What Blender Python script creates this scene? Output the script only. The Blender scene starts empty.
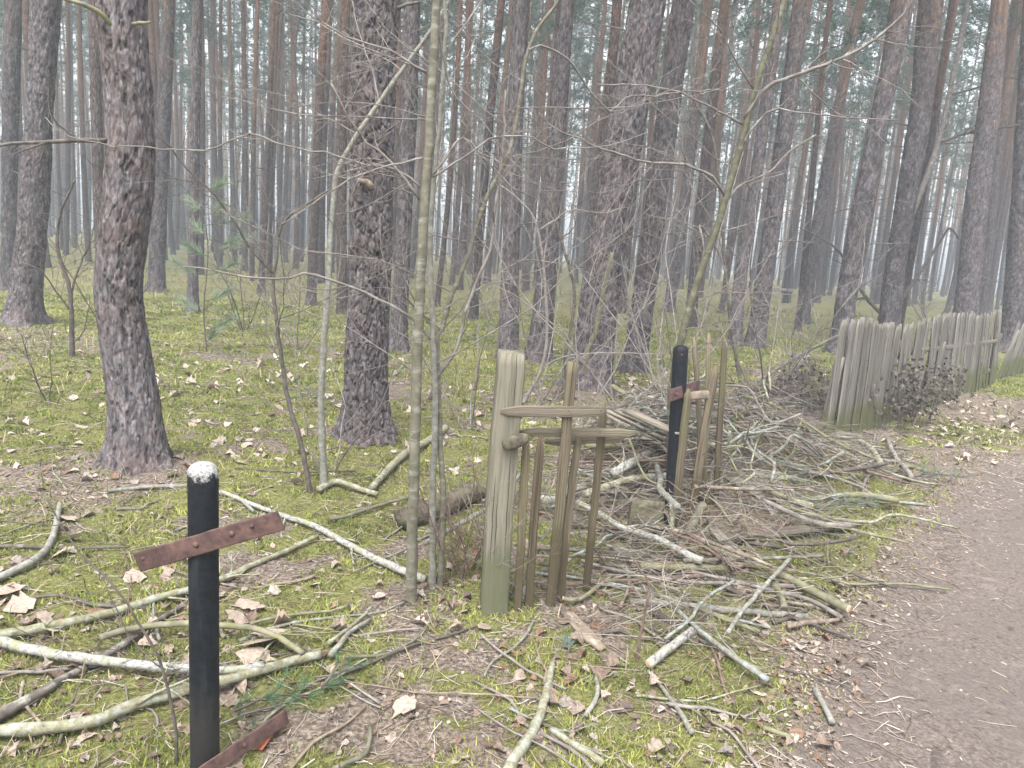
import bpy, math, random
import numpy as np
from mathutils import Vector

# ------------------------------------------------------------------ camera, sky, sun, exposure
C = bpy.context.scene.collection
SC = bpy.context.scene
W, H, FPX = 1024, 768, 760.0
CAM_H, PITCH, ROLL = 1.6, math.radians(10.0), math.radians(4.0)
CAM = np.array([0.0, 0.0, CAM_H])
_fw = np.array([0, math.cos(PITCH), -math.sin(PITCH)])
_up0 = np.array([0, math.sin(PITCH), math.cos(PITCH)])
_rt0 = np.array([1.0, 0, 0])
_rt = math.cos(ROLL) * _rt0 + math.sin(ROLL) * _up0
_up = -math.sin(ROLL) * _rt0 + math.cos(ROLL) * _up0
cd = bpy.data.cameras.new("camera")
cam = bpy.data.objects.new("camera", cd)
C.objects.link(cam)
from mathutils import Matrix
cam.matrix_world = Matrix(((_rt[0], _up[0], -_fw[0], CAM[0]), (_rt[1], _up[1], -_fw[1], CAM[1]),
                           (_rt[2], _up[2], -_fw[2], CAM[2]), (0, 0, 0, 1)))
cd.sensor_width = 36.0
cd.lens = 36.0 * FPX / W
cd.clip_start, cd.clip_end = 0.05, 600
SC.camera = cam

SUN_EL, SUN_AZ = math.radians(62), math.radians(200)
world = bpy.data.worlds.new("World")
SC.world = world
world.use_nodes = True
wn, wl = world.node_tree.nodes, world.node_tree.links
wn.clear()
sky = wn.new("ShaderNodeTexSky")
sky.sky_type = 'NISHITA'
sky.sun_disc = False
sky.sun_elevation, sky.sun_rotation = SUN_EL, SUN_AZ
sky.dust_density, sky.air_density, sky.ozone_density = 4.0, 1.0, 1.0
hs = wn.new("ShaderNodeHueSaturation")
hs.inputs['Saturation'].default_value = 0.18            # an overcast sky has lost nearly all its blue
bg = wn.new("ShaderNodeBackground")
bg.inputs['Strength'].default_value = 0.15
wo = wn.new("ShaderNodeOutputWorld")
wl.new(sky.outputs[0], hs.inputs['Color']); wl.new(hs.outputs[0], bg.inputs[0]); wl.new(bg.outputs[0], wo.inputs[0])
ld = bpy.data.lights.new("sun", 'SUN')
ld.energy, ld.angle, ld.color = 1.5, math.radians(34), (1.0, 0.985, 0.97)
sun = bpy.data.objects.new("sun", ld)
C.objects.link(sun)
sd = Vector((math.sin(SUN_AZ) * math.cos(SUN_EL), math.cos(SUN_AZ) * math.cos(SUN_EL), math.sin(SUN_EL)))
sun.rotation_euler = sd.to_track_quat('Z', 'Y').to_euler()
sun.location = (0, 0, 60)
SC.view_settings.view_transform = 'Standard'
SC.view_settings.look = 'None'
SC.view_settings.gamma = 1
SC.view_settings.use_curve_mapping = False
SC.view_settings.exposure = 1.76
HAZE_DENSITY = 0.0041
cy = SC.cycles
cy.max_bounces, cy.diffuse_bounces, cy.glossy_bounces = 5, 3, 2
cy.volume_bounces, cy.transmission_bounces, cy.transparent_max_bounces = 1, 2, 4
cy.use_denoising = True

# ------------------------------------------------------------------ numpy noise
def _h(ix, iy, iz, s):
    h = (ix.astype(np.int64) * 374761393 + iy.astype(np.int64) * 668265263 + iz.astype(np.int64) * 2147483647 + s * 974634777) & 0xFFFFFFFF
    h = ((h ^ (h >> 13)) * 1274126177) & 0xFFFFFFFF
    h = ((h ^ (h >> 16)) * 2246822519) & 0xFFFFFFFF
    return ((h ^ (h >> 15)) & 0xFFFFFF) / float(0xFFFFFF)
def vn(x, y, z=0.0, s=0):
    x, y, z = np.broadcast_arrays(np.asarray(x, float), np.asarray(y, float), np.asarray(z, float))
    i, j, k = np.floor(x), np.floor(y), np.floor(z)
    u, v, w = x - i, y - j, z - k
    u, v, w = u*u*(3-2*u), v*v*(3-2*v), w*w*(3-2*w)
    r = 0
    for a in (0, 1):
        for b in (0, 1):
            for c in (0, 1):
                r = r + _h(i+a, j+b, k+c, s) * (u if a else 1-u) * (v if b else 1-v) * (w if c else 1-w)
    return r
def fbm(x, y, z=0.0, o=4, s=0):
    t, a, n = 0, 0.5, 0
    for q in range(o):
        t = t + a * vn(np.asarray(x)*2**q, np.asarray(y)*2**q, np.asarray(z)*2**q, s + q*17); n += a; a *= .5
    return t / n
def worley(u, v, per, s=0):
    i, j = np.floor(u), np.floor(v)
    f1, f2, idv = np.full(u.shape, 9.0), np.full(u.shape, 9.0), np.zeros(u.shape)
    for a in (-1, 0, 1):
        for b in (-1, 0, 1):
            ci = (i + a) % per
            dx = i + a + .1 + .8 * _h(ci, j+b, ci*0, s) - u
            dy = j + b + .1 + .8 * _h(ci, j+b, ci*0, s+5) - v
            d = np.sqrt(dx*dx + dy*dy)
            idh = _h(ci, j+b, ci*0, s+9)
            m = d < f1
            f2 = np.where(m, f1, np.minimum(f2, d))
            idv = np.where(m, idh, idv)
            f1 = np.where(m, d, f1)
    return f1, f2, idv
def sstep(a, b, x):
    t = np.clip((x - a) / (b - a), 0, 1)
    return t*t*(3-2*t)

# ------------------------------------------------------------------ pixel rays, ground height
def ray(px, py):
    d = _fw + (px - W/2) / FPX * _rt + (H/2 - py) / FPX * _up
    return d
def flat_hit(px, py, z=0.0):
    d = ray(px, py)
    t = (z - CAM_H) / d[2]
    return CAM + t * d
EDGE_PX = [(1060, 452), (1024, 474), (985, 510), (950, 550), (920, 610), (898, 665), (886, 715), (880, 768)]
EDGE = np.array([flat_hit(*p)[:2] for p in EDGE_PX])
_d0 = EDGE[0] - EDGE[2]; _d0 /= np.linalg.norm(_d0)
_d1 = EDGE[-1] - EDGE[-3]; _d1 /= np.linalg.norm(_d1)
EDGE = np.vstack([EDGE[0] + _d0 * 60, EDGE[0] + _d0 * 6, EDGE, EDGE[-1] + _d1 * 3, EDGE[-1] + _d1 * 12])   # from far to near
def path_sd(x, y):
    """signed distance to the path's left edge: positive on the path side"""
    x, y = np.asarray(x, float), np.asarray(y, float)
    best, sg = np.full(x.shape, 1e9), np.zeros(x.shape)
    for a, b in zip(EDGE[:-1], EDGE[1:]):
        ab = b - a; L = ab @ ab
        t = np.clip(((x - a[0]) * ab[0] + (y - a[1]) * ab[1]) / L, 0, 1)
        dx, dy = x - a[0] - t*ab[0], y - a[1] - t*ab[1]
        d = np.hypot(dx, dy)
        cr = ab[0] * (y - a[1]) - ab[1] * (x - a[0])
        m = d < best
        best = np.where(m, d, best); sg = np.where(m, np.sign(cr), sg)
    return best * sg
MOUNDS = []
for (mx_, my_, sg_, hh_) in ((672, 465, .70, .30), (760, 470, .6, .16), (135, 462, .26, .045), (366, 434, .26, .045), (600, 388, .5, .05), (22, 322, .5, .06)):
    g_ = flat_hit(mx_, my_); MOUNDS.append((g_[0], g_[1], sg_, hh_))
def hgt(x, y):
    x, y = np.asarray(x, float), np.asarray(y, float)
    r = np.hypot(x, y)
    sd_ = path_sd(x, y)
    onp = sstep(-.45, .25, sd_)
    rut = .022 * np.exp(-((sd_ - .55) / .16) ** 2) + .022 * np.exp(-((sd_ - 1.75) / .16) ** 2)
    b = (fbm(x*5.5, y*5.5, 0, 3, 3) - .5) * .05 + (fbm(x*1.5, y*1.5, 0, 3, 4) - .5) * .09
    b = b * (1 - .8 * onp)
    far = (fbm(x*.12, y*.12, 0, 2, 5) - .5) * .5 * sstep(8, 30, r)
    m = 0
    for (mx_, my_, sg_, hh_) in MOUNDS: m = m + hh_ * np.exp(-((x - mx_)**2 + (y - my_)**2) / (2*sg_*sg_))
    return b + far + m - .05 * onp - rut + onp * (fbm(x*7, y*4, 0, 3, 8) - .5) * .03
def G(px, py, lift=0.0):
    p = flat_hit(px, py)
    for _ in range(6):
        z = float(hgt(p[0], p[1])) + lift
        p = flat_hit(px, py, min(z, CAM_H - .15))
    return p
def P(px, py, Y):
    d = ray(px, py)
    return CAM + d * (Y / d[1])
def proj(p):
    q = np.asarray(p) - CAM
    z = q @ _fw
    return W/2 + FPX * (q @ _rt) / z, H/2 - FPX * (q @ _up) / z, z
def depth(p):
    return float((np.asarray(p) - CAM) @ _fw)
def moss_mask(x, y):
    n = fbm(x*.9 + 3.1, y*.9 + 7.7, 0, 4, 21)
    n2 = fbm(x*4.0, y*4.0, 0, 3, 22)
    m = sstep(.36, .56, n * .50 + n2 * .50 + .045)
    m = m * (1 - sstep(-.62, -.08, path_sd(x, y)))
    for (cx, cy_, rr, k) in BARE:
        m = m * (1 - k * (1 - sstep(rr * .5, rr, np.hypot(x - cx, y - cy_))))
    return m
BARE = []
for (bx, by, rr, k) in ((120, 470, .7, .8), (60, 490, .8, .6), (700, 500, 1.1, .75), (560, 500, .8, .6), (780, 420, 1.4, .9), (640, 640, .4, .4), (600, 400, 1.6, .6),
                        (965, 405, 2.1, 1.0), (870, 470, .9, .7), (20, 340, 2.2, .6), (420, 600, .35, .6), (800, 640, .5, .5), (390, 705, .18, .8), (455, 705, .12, .9)):
    g = flat_hit(bx, by)
    BARE.append((g[0], g[1], rr, k))

# ------------------------------------------------------------------ mesh building
class MB:
    def __init__(s):
        s.V, s.F, s.K, s.n = [], [], [], 0
    def add(s, v, faces, col=None):
        v = np.asarray(v, float)
        for f in faces:
            f = np.asarray(f, np.int64)
            if f.size: s.F.append(f + s.n)
        s.V.append(v); s.n += len(v)
        if col is None: col = np.ones((len(v), 4))
        col = np.asarray(col, float)
        if col.ndim == 1: col = np.tile(col, (len(v), 1))
        if col.shape[1] == 3: col = np.hstack([col, np.ones((len(col), 1))])
        s.K.append(col)
    def build(s, name, mat, parent=None, origin=None, smooth=True, col=False):
        V = np.vstack(s.V)
        if parent is not None:
            r = parent
            while r.parent: r = r.parent
            o = np.array(r.location)
        elif origin is not None: o = np.array(origin, float)
        else:
            o = V.mean(0); o[2] = V[:, 2].min()
        V = V - o
        me = bpy.data.meshes.new(name)
        me.vertices.add(len(V)); me.vertices.foreach_set("co", V.astype(np.float32).ravel())
        lv = np.concatenate([f.ravel() for f in s.F])
        sz = np.concatenate([np.full(len(f), f.shape[1]) for f in s.F])
        me.loops.add(len(lv)); me.loops.foreach_set("vertex_index", lv.astype(np.int32))
        me.polygons.add(len(sz))
        me.polygons.foreach_set("loop_start", np.concatenate([[0], np.cumsum(sz)[:-1]]).astype(np.int32))
        if smooth: me.polygons.foreach_set("use_smooth", np.ones(len(sz), bool))
        me.update(calc_edges=True); me.validate()
        if col:
            a = me.attributes.new("col", 'FLOAT_COLOR', 'POINT')
            a.data.foreach_set("color", np.vstack(s.K).astype(np.float32).ravel())
        me.materials.append(mat)
        ob = bpy.data.objects.new(name, me)
        C.objects.link(ob)
        if parent is not None: ob.parent = parent
        else: ob.location = o
        return ob
    def tube(s, pts, rad, sides=6, cap=True, col=None, jag=0.0, seed=0):
        pts = np.asarray(pts, float); n = len(pts)
        rad = np.broadcast_to(np.asarray(rad, float), (n,))
        t = np.gradient(pts, axis=0); t /= np.linalg.norm(t, axis=1)[:, None] + 1e-9
        a = np.array([0, 0, 1.0]) if abs(t[0][2]) < .85 else np.array([1.0, 0, 0])
        u = np.cross(t, a); u /= np.linalg.norm(u, axis=1)[:, None] + 1e-9
        for i in range(1, n):
            if u[i] @ u[i-1] < 0: u[i] = -u[i]
        w = np.cross(t, u)
        th = np.arange(sides) / sides * 2 * math.pi
        rr = rad[:, None] * np.ones((1, sides))
        if jag: rr = rr * (1 + jag * (fbm(np.arange(n)[:, None] * .9 + 0*th, np.cos(th)*1.5 + 5 + 0*rad[:, None], np.sin(th)*1.5 + seed*3.1, 2, seed) - .5) * 2)
        v = pts[:, None, :] + rr[..., None] * (np.cos(th)[None, :, None] * u[:, None, :] + np.sin(th)[None, :, None] * w[:, None, :])
        v = v.reshape(-1, 3)
        i = np.arange(n - 1)[:, None] * sides; j = np.arange(sides)[None, :]; j2 = (j + 1) % sides
        q = np.stack([i + j, i + j2, i + sides + j2, i + sides + j], -1).reshape(-1, 4)
        fs = [q]
        if cap and sides > 3:
            fs += [np.arange(sides)[::-1][None, :], (np.arange(sides) + (n-1) * sides)[None, :]]
        s.add(v, fs, col)
    def bar(s, pts, wid, thk, side, jit=0.0, seed=0, col=None, cham=.18, taper=None):
        """a sawn or split bar with chamfered section; side = the direction its width runs"""
        pts = np.asarray(pts, float); n = len(pts)
        side = np.asarray(side, float); side /= np.linalg.norm(side)
        t = np.gradient(pts, axis=0); t /= np.linalg.norm(t, axis=1)[:, None]
        w = side - (t @ side)[:, None] * t; w /= np.linalg.norm(w, axis=1)[:, None]
        k = np.cross(t, w)
        c = 1 - cham * 2
        prof = np.array([(-1, -c), (-c, -1), (c, -1), (1, -c), (1, c), (c, 1), (-c, 1), (-1, c)]) * .5
        rng = np.random.default_rng(seed)
        v = []
        for i in range(n):
            tp = 1 if taper is None else taper[i]
            pj = prof + rng.normal(0, jit, prof.shape)
            v.append(pts[i] + pj[:, :1] * wid * tp * w[i] + pj[:, 1:] * thk * tp * k[i])
        v = np.vstack(v)
        if col is None:      # along, across, through: the grain follows the piece
            sl = np.concatenate([[0], np.cumsum(np.linalg.norm(np.diff(pts, axis=0), axis=1))]) + seed * 1.37
            col = np.column_stack([np.repeat(sl, 8), np.tile(prof[:, 0], n) * wid + seed * .31, np.tile(prof[:, 1], n) * thk])
        i = np.arange(n - 1)[:, None] * 8; j = np.arange(8)[None, :]; j2 = (j + 1) % 8
        q = np.stack([i + j, i + j2, i + 8 + j2, i + 8 + j], -1).reshape(-1, 4)
        s.add(v, [q, np.arange(8)[::-1][None, :], (np.arange(8) + (n-1) * 8)[None, :]], col)

def tag(o, label=None, cat=None, group=None, kind=None):
    if label: o['label'] = label
    if cat: o['category'] = cat
    if group: o['group'] = group
    if kind: o['kind'] = kind
    return o
def thing(name, loc, label, cat, group=None):
    o = bpy.data.objects.new(name, None); C.objects.link(o)
    o.location = tuple(float(q) for q in loc); o.empty_display_size = .1
    return tag(o, label, cat, group)
def smooth_line(pts, step, jit=0.0, seed=0):
    """Catmull-Rom through pts, resampled about every step metres"""
    p = np.asarray(pts, float)
    q = np.vstack([2*p[0] - p[1], p, 2*p[-1] - p[-2]])
    out = []
    for i in range(1, len(q) - 2):
        L = np.linalg.norm(q[i+1] - q[i]); m = max(2, int(L / step))
        t = (np.arange(m) / m)[:, None]
        a, b, c_, d = q[i-1], q[i], q[i+1], q[i+2]
        out.append(.5 * (2*b + (c_-a)*t + (2*a-5*b+4*c_-d)*t**2 + (3*b-a-3*c_+d)*t**3))
    out = np.vstack(out + [p[-1:]])
    if jit:
        r = np.random.default_rng(seed)
        j = r.normal(0, jit, out.shape); j[0] = 0
        out = out + j
    return out

# ------------------------------------------------------------------ materials
class NT:
    def __init__(s, name, rough=.9, spec=.2):
        s.m = bpy.data.materials.new(name); s.m.use_nodes = True
        s.t = s.m.node_tree; s.b = s.t.nodes['Principled BSDF']
        s.b.inputs['Roughness'].default_value = rough
        s.b.inputs['Specular IOR Level'].default_value = spec
    def n(s, typ, **kw):
        q = s.t.nodes.new(typ)
        for k, v in kw.items(): setattr(q, k, v)
        return q
    def l(s, a, b): s.t.links.new(a, b)
    def coord(s, scale=(1, 1, 1), world=False):
        mp = s.n('ShaderNodeMapping'); mp.inputs['Scale'].default_value = scale
        if world: s.l(s.n('ShaderNodeNewGeometry').outputs['Position'], mp.inputs[0])
        else: s.l(s.n('ShaderNodeTexCoord').outputs['Object'], mp.inputs[0])
        return mp.outputs[0]
    def noise(s, co, scale, detail=4, rough=.55, dist=0):
        q = s.n('ShaderNodeTexNoise'); q.inputs['Scale'].default_value = scale
        q.inputs['Detail'].default_value = detail; q.inputs['Roughness'].default_value = rough; q.inputs['Distortion'].default_value = dist
        s.l(co, q.inputs['Vector']); return q.outputs['Fac']
    def voro(s, co, scale, feature='DISTANCE_TO_EDGE', out='Distance'):
        q = s.n('ShaderNodeTexVoronoi', feature=feature); q.inputs['Scale'].default_value = scale
        s.l(co, q.inputs['Vector']); return q.outputs[out]
    def ramp(s, f, stops, interp='LINEAR'):
        q = s.n('ShaderNodeValToRGB'); q.color_ramp.interpolation = interp
        e = q.color_ramp.elements
        while len(e) < len(stops): e.new(.5)
        for x, (p_, c) in zip(e, stops):
            x.position = p_; x.color = (c, c, c, 1) if not hasattr(c, '__len__') else (*c, 1)
        s.l(f, q.inputs[0]); return q.outputs[0]
    def mix(s, f, a, b, typ='MIX'):
        q = s.n('ShaderNodeMix', data_type='RGBA', blend_type=typ)
        for v, sock in ((f, q.inputs[0]), (a, q.inputs[6]), (b, q.inputs[7])):
            if hasattr(v, 'links'): s.l(v, sock)
            elif hasattr(v, '__len__'): sock.default_value = (*v, 1)
            else: sock.default_value = v
        return q.outputs[2]
    def math(s, op, a, b=0.0, clamp=False):
        q = s.n('ShaderNodeMath', operation=op, use_clamp=clamp)
        for v, sock in ((a, q.inputs[0]), (b, q.inputs[1])):
            if hasattr(v, 'links'): s.l(v, sock)
            else: sock.default_value = v
        return q.outputs[0]
    def attr(s, name, out='Color'):
        q = s.n('ShaderNodeAttribute'); q.attribute_name = name; return q.outputs[out]
    def sep(s, v, k):
        q = s.n('ShaderNodeSeparateXYZ'); s.l(v, q.inputs[0]); return q.outputs[k]
    def color(s, c):
        if hasattr(c, 'links'): s.l(c, s.b.inputs['Base Color'])
        else: s.b.inputs['Base Color'].default_value = (*c, 1)
    def bump(s, f, strength=.5, dist=.01, prev=None):
        q = s.n('ShaderNodeBump'); q.inputs['Strength'].default_value = strength; q.inputs['Distance'].default_value = dist
        s.l(f, q.inputs['Height'])
        if prev: s.l(prev, q.inputs['Normal'])
        s.l(q.outputs[0], s.b.inputs['Normal']); return q.outputs[0]

def mat_bark(name, near):
    t = NT(name, .95, .12)
    co = t.coord((1, 1, .32)); co1 = t.coord()
    wob = t.noise(co1, 6, 3)
    edge = t.voro(co, 17)
    crack = t.ramp(edge, [(0.0, 0.0), (.16, 1.0)])
    cell = t.voro(co, 17, 'F1', 'Color')
    fine = t.noise(t.coord((1, 1, .35)), 42, 5, .65)
    big = t.noise(co1, 2.3, 4)
    plate = t.ramp(fine, [(.3, (.052, .044, .044)), (.5, (.118, .104, .108)), (.72, (.235, .218, .228))])
    red = t.mix(t.ramp(big, [(.46, 0.0), (.72, .5)]), plate, (.10, .066, .056))
    pv = t.mix(t.ramp(t.sep(cell, 0), [(0, .62), (1, 1.0)]), (.05, .041, .037), red)
    c = t.mix(crack if not near else t.math('ADD', t.math('MULTIPLY', crack, .35), .65), (.05, .04, .036), pv if not near else red)
    h = t.sep(co1, 2)
    up = t.math('ADD', t.math('MULTIPLY', h, .105), t.math('MULTIPLY', wob, .55))
    orange = t.ramp(fine, [(.3, (.125, .072, .048)), (.7, (.25, .16, .11))])
    c = t.mix(t.ramp(up, [(.72, 0.0), (1.0, .30), (1.6, .85)]), c, orange)
    if near:
        at = t.attr('col')
        c = t.mix(1.0, c, at, 'MULTIPLY')
    else:
        # individual trees differ a little in tone
        oi = t.n('ShaderNodeObjectInfo')
        c = t.mix(1.0, c, t.ramp(oi.outputs['Random'], [(0, (.66, .62, .64)), (.5, (.98, .91, .88)), (1, (1.02, .88, .80))]), 'MULTIPLY')
    t.color(c)
    hh = t.math('ADD', t.math('MULTIPLY', crack, .7), t.math('MULTIPLY', fine, .6))
    t.bump(t.math('ADD', hh, t.math('MULTIPLY', t.noise(co1, 120, 4, .7), .5)), .9 if not near else .7, .02 if not near else .010)
    return t.m
def mat_twig(name, stops, lichen=None, scale=30, rough=.8, amount=(.55, .7), zs=1.0):
    t = NT(name, rough, .25)
    co = t.coord()
    c = t.ramp(t.noise(co, scale, 4), stops)
    if lichen: c = t.mix(t.ramp(t.noise(t.coord((1, 1, zs)), scale * .45, 4, .65), [(amount[0], 0.0), (amount[1], 1.0)]), c, lichen)
    t.color(c); t.bump(t.noise(co, scale * 2.2, 3), .5, .003)
    return t.m
def mat_birch():
    t = NT('birch_bark', .75, .3)
    co = t.coord()
    f = t.noise(co, 55, 5, .75)
    c = t.ramp(f, [(.36, (.06, .055, .05)), (.45, (.22, .21, .185)), (.55, (.31, .305, .28)), (.8, (.43, .42, .40))])
    c = t.mix(t.ramp(t.noise(co, 9, 3), [(.5, 0.0), (.68, .8)]), c, (.22, .22, .12))
    t.color(c); t.bump(f, .5, .004)
    return t.m
def mat_wood(name, base, dark, green, gamt=(.5, .75), scale=1.0, low=None):
    """weathered sawn wood: fine grain along Z of the object, algae in patches"""
    t = NT(name, .9, .15)
    mp = t.n('ShaderNodeMapping'); mp.inputs['Scale'].default_value = (2.2, 110*scale, 110*scale); t.l(t.attr('col', 'Vector'), mp.inputs[0])
    grain = t.noise(mp.outputs[0], 1.0, 5, .65, .4)
    c = t.ramp(grain, [(.3, dark), (.5, base), (.75, tuple(min(1, q*1.45) for q in base))])
    oi = t.n('ShaderNodeObjectInfo')
    c = t.mix(1.0, c, t.ramp(oi.outputs['Random'], [(0, (.55, .52, .49)), (.3, (.85, .84, .82)), (.65, (1.15, 1.14, 1.1)), (1, (.78, .77, .70))]), 'MULTIPLY')
    g = t.noise(t.coord((9, 9, 2)), 1.0, 4, .6)
    c = t.mix(t.ramp(g, [(gamt[0], 0.0), (gamt[1], .8)]), c, green)
    mp2 = t.n('ShaderNodeMapping'); mp2.inputs['Scale'].default_value = (1.1, 230*scale, 230*scale); t.l(t.attr('col', 'Vector'), mp2.inputs[0])
    crk = t.noise(mp2.outputs[0], 1.0, 3, .5, .2)
    c = t.mix(t.ramp(crk, [(.61, 0.0), (.66, .85)]), c, tuple(q * .35 for q in dark))
    if low:   # algae creeping up from the ground
        z = t.math('ADD', t.sep(t.coord(), 2), t.math('MULTIPLY', g, -.5))
        c = t.mix(t.ramp(z, [(-.1, .8), (.12, 0.0)]), c, low)
    t.color(c); t.bump(grain, .9, .006)
    return t.m
def mat_rust():
    t = NT('rusty_steel', .8, .3)
    co = t.coord()
    f = t.noise(co, 30, 5, .65); k = t.noise(co, 90, 3)
    c = t.ramp(f, [(.3, (.048, .028, .026)), (.5, (.092, .053, .047)), (.72, (.15, .085, .069))])
    c = t.mix(t.ramp(k, [(.62, 0.0), (.72, .7)]), c, (.045, .026, .024))
    t.color(c); t.bump(k, .3, .002)
    return t.m
def mat_black(name, peel_z=None):
    t = NT(name, .5, .4)
    co = t.coord()
    f = t.noise(co, 40, 5, .7); k = t.noise(t.coord((30, 30, 3)), 1.0, 4)
    c = t.ramp(f, [(.35, (.005, .006, .008)), (.7, (.014, .016, .021))])
    c = t.mix(t.ramp(k, [(.58, 0.0), (.8, .35)]), c, (.07, .075, .08))
    c = t.mix(t.ramp(f, [(.7, 0.0), (.74, .5)]), c, (.12, .11, .1))
    zz = t.math('ADD', t.sep(co, 2), t.math('MULTIPLY', t.noise(co, 24, 5, .7), -.35))
    c = t.mix(t.ramp(zz, [(-.16, .35), (.12, 0.0)]), c, (.05, .042, .035))
    c = t.mix(t.ramp(t.noise(co, 70, 5, .75), [(.66, 0.0), (.69, .8)]), c, (.085, .04, .028))
    if peel_z:
        z = t.math('ADD', t.sep(co, 2), t.math('MULTIPLY', t.noise(co, 38, 5, .75), .13))
        c = t.mix(t.ramp(t.math('SUBTRACT', z, peel_z - 1.0), [(.985, 0.0), (1.0, 1.0)]), c,
                  t.ramp(t.noise(co, 130, 3), [(.3, (.12, .115, .11)), (.5, (.30, .29, .28)), (.75, (.44, .43, .42))]))
    t.color(c); t.b.inputs['Roughness'].default_value = .6; t.b.inputs['Specular IOR Level'].default_value = .22; t.bump(f, .3, .003)
    return t.m
def mat_attr(name, rough=.8, spec=.2, trans=0.0, blotch=False):
    t = NT(name, rough, spec)
    if blotch:      # rot spots and veins of dead leaves
        co = t.coord(); f = t.noise(co, 85, 5, .7)
        c = t.mix(1.0, t.attr('col'), t.ramp(f, [(.32, (.5, .44, .39)), (.46, (1.0, .98, .96)), (.7, (1.28, 1.28, 1.28))]), 'MULTIPLY')
        t.color(c); t.bump(f, .6, .006)
    else: t.color(t.attr('col'))
    if trans:
        q = t.n('ShaderNodeBsdfTranslucent'); t.l(t.attr('col'), q.inputs[0])
        mx = t.n('ShaderNodeMixShader'); mx.inputs[0].default_value = trans
        t.l(t.b.outputs[0], mx.inputs[1]); t.l(q.outputs[0], mx.inputs[2])
        t.l(mx.outputs[0], t.t.nodes['Material Output'].inputs[0])
    return t.m
def mat_ground():
    t = NT('forest_floor', .97, .1)
    co = t.coord(world=True)
    f1, f2 = t.noise(co, 55, 6, .7), t.noise(co, 7, 5, .65)
    lit = t.ramp(f1, [(.32, (.035, .028, .023)), (.46, (.12, .095, .078)), (.57, (.25, .205, .17)), (.72, (.42, .36, .31))])
    lit = t.mix(t.ramp(f2, [(.42, 0.0), (.66, .5)]), lit, (.15, .112, .086))
    gr = t.ramp(f1, [(.3, (.050, .052, .019)), (.5, (.14, .145, .045)), (.7, (.25, .25, .09))])  # ground under moss, contact shade between the blades put into its darker colour
    at = t.attr('col')
    q = t.n('ShaderNodeSeparateColor'); t.l(at, q.inputs[0])
    mm = t.math('ADD', q.outputs[0], t.math('MULTIPLY', t.math('SUBTRACT', f2, .5), .9))
    c = t.mix(t.ramp(mm, [(.32, 0.0), (.6, .9)]), lit, gr)
    dirt = soil(t, co)
    pm = t.math('ADD', q.outputs[1], t.math('MULTIPLY', t.math('SUBTRACT', f2, .5), .8))
    c = t.mix(t.ramp(pm, [(.3, 0.0), (.7, 1.0)]), c, dirt)
    # far floor: bilberry and dead grass, olive brown
    farc = t.ramp(t.noise(co, .9, 6, .75), [(.32, (.15, .115, .08)), (.47, (.20, .175, .095)), (.6, (.215, .225, .07))])
    c = t.mix(t.math('MULTIPLY', q.outputs[2], .75), c, farc)
    t.color(c)
    t.bump(t.math('ADD', f1, t.math('MULTIPLY', f2, 1.5)), .8, .025)
    return t.m
def soil(t, co):
    f1, f2, f3 = t.noise(co, 60, 6, .72), t.noise(co, 9, 5, .6), t.noise(co, 1.6, 4)
    c = t.ramp(f1, [(.28, (.075, .062, .055)), (.5, (.155, .132, .118)), (.72, (.28, .243, .22))])
    c = t.mix(t.ramp(f3, [(.40, 0.0), (.60, .6)]), c, (.145, .127, .117))
    c = t.mix(t.ramp(f2, [(.58, 0.0), (.7, .45)]), c, (.27, .235, .21))
    c = t.mix(t.ramp(t.noise(co, 22, 3, .6), [(.6, 0.0), (.68, .7)]), c, (.075, .06, .05))
    return t.mix(1.0, c, (1.0, .965, .94), 'MULTIPLY')
def mat_path():
    t = NT('path_soil', .95, .12)
    co = t.coord(world=True)
    t.color(soil(t, co)); t.bump(t.math('ADD', t.noise(co, 55, 6, .7), t.math('MULTIPLY', t.noise(co, 7, 5, .65), 1.5)), .8, .025)
    return t.m

M = {}
M['bark_near'] = mat_bark('pine_bark_close', True)
M['bark'] = mat_bark('pine_bark', False)
M['dead'] = mat_twig('dead_pine_branch', [(.3, (.07, .058, .05)), (.7, (.17, .145, .13))])
M['moss_stem'] = mat_twig('moss_green_bark', [(.3, (.060, .058, .038)), (.7, (.135, .130, .082))], (.19, .19, .15), 22, amount=(.55, .75), zs=3)
M['olive'] = mat_twig('young_olive_bark', [(.3, (.080, .075, .052)), (.7, (.165, .154, .115))], (.25, .245, .21), 22, amount=(.52, .72), zs=3)
M['grey'] = mat_twig('grey_bark', [(.3, (.125, .12, .10)), (.7, (.25, .24, .205))], (.30, .305, .27), 45)
M['dark'] = mat_twig('dark_twig', [(.3, (.05, .042, .036)), (.7, (.13, .11, .095))], (.25, .24, .21), 25, amount=(.62, .75))
M['limb'] = mat_twig('young_branch_bark', [(.3, (.105, .09, .08)), (.7, (.225, .20, .183))], (.29, .28, .26), 18)
M['pale'] = mat_twig('pale_twig', [(.3, (.13, .112, .10)), (.7, (.26, .23, .21))], None, 20)
M['redtwig'] = mat_twig('reddish_twig', [(.3, (.095, .062, .052)), (.7, (.19, .13, .105))])
M['birch'] = mat_birch()
M['lichen'] = mat_twig('lichen_bark', [(.3, (.12, .11, .07)), (.7, (.25, .24, .15))], (.28, .285, .24), 60, amount=(.48, .62))
M['bluelichen'] = mat_twig('blue_lichen_bark', [(.3, (.12, .11, .085)), (.7, (.22, .21, .17))], (.245, .285, .275), 50, amount=(.48, .62))
M['mossy'] = mat_twig('mossy_bark', [(.3, (.10, .092, .06)), (.7, (.235, .22, .15))], (.16, .165, .065), 18, amount=(.48, .66))
M['char'] = mat_twig('charred_bark', [(.3, (.045, .037, .031)), (.7, (.15, .128, .11))], (.27, .26, .22), 26, amount=(.54, .66))
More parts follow.
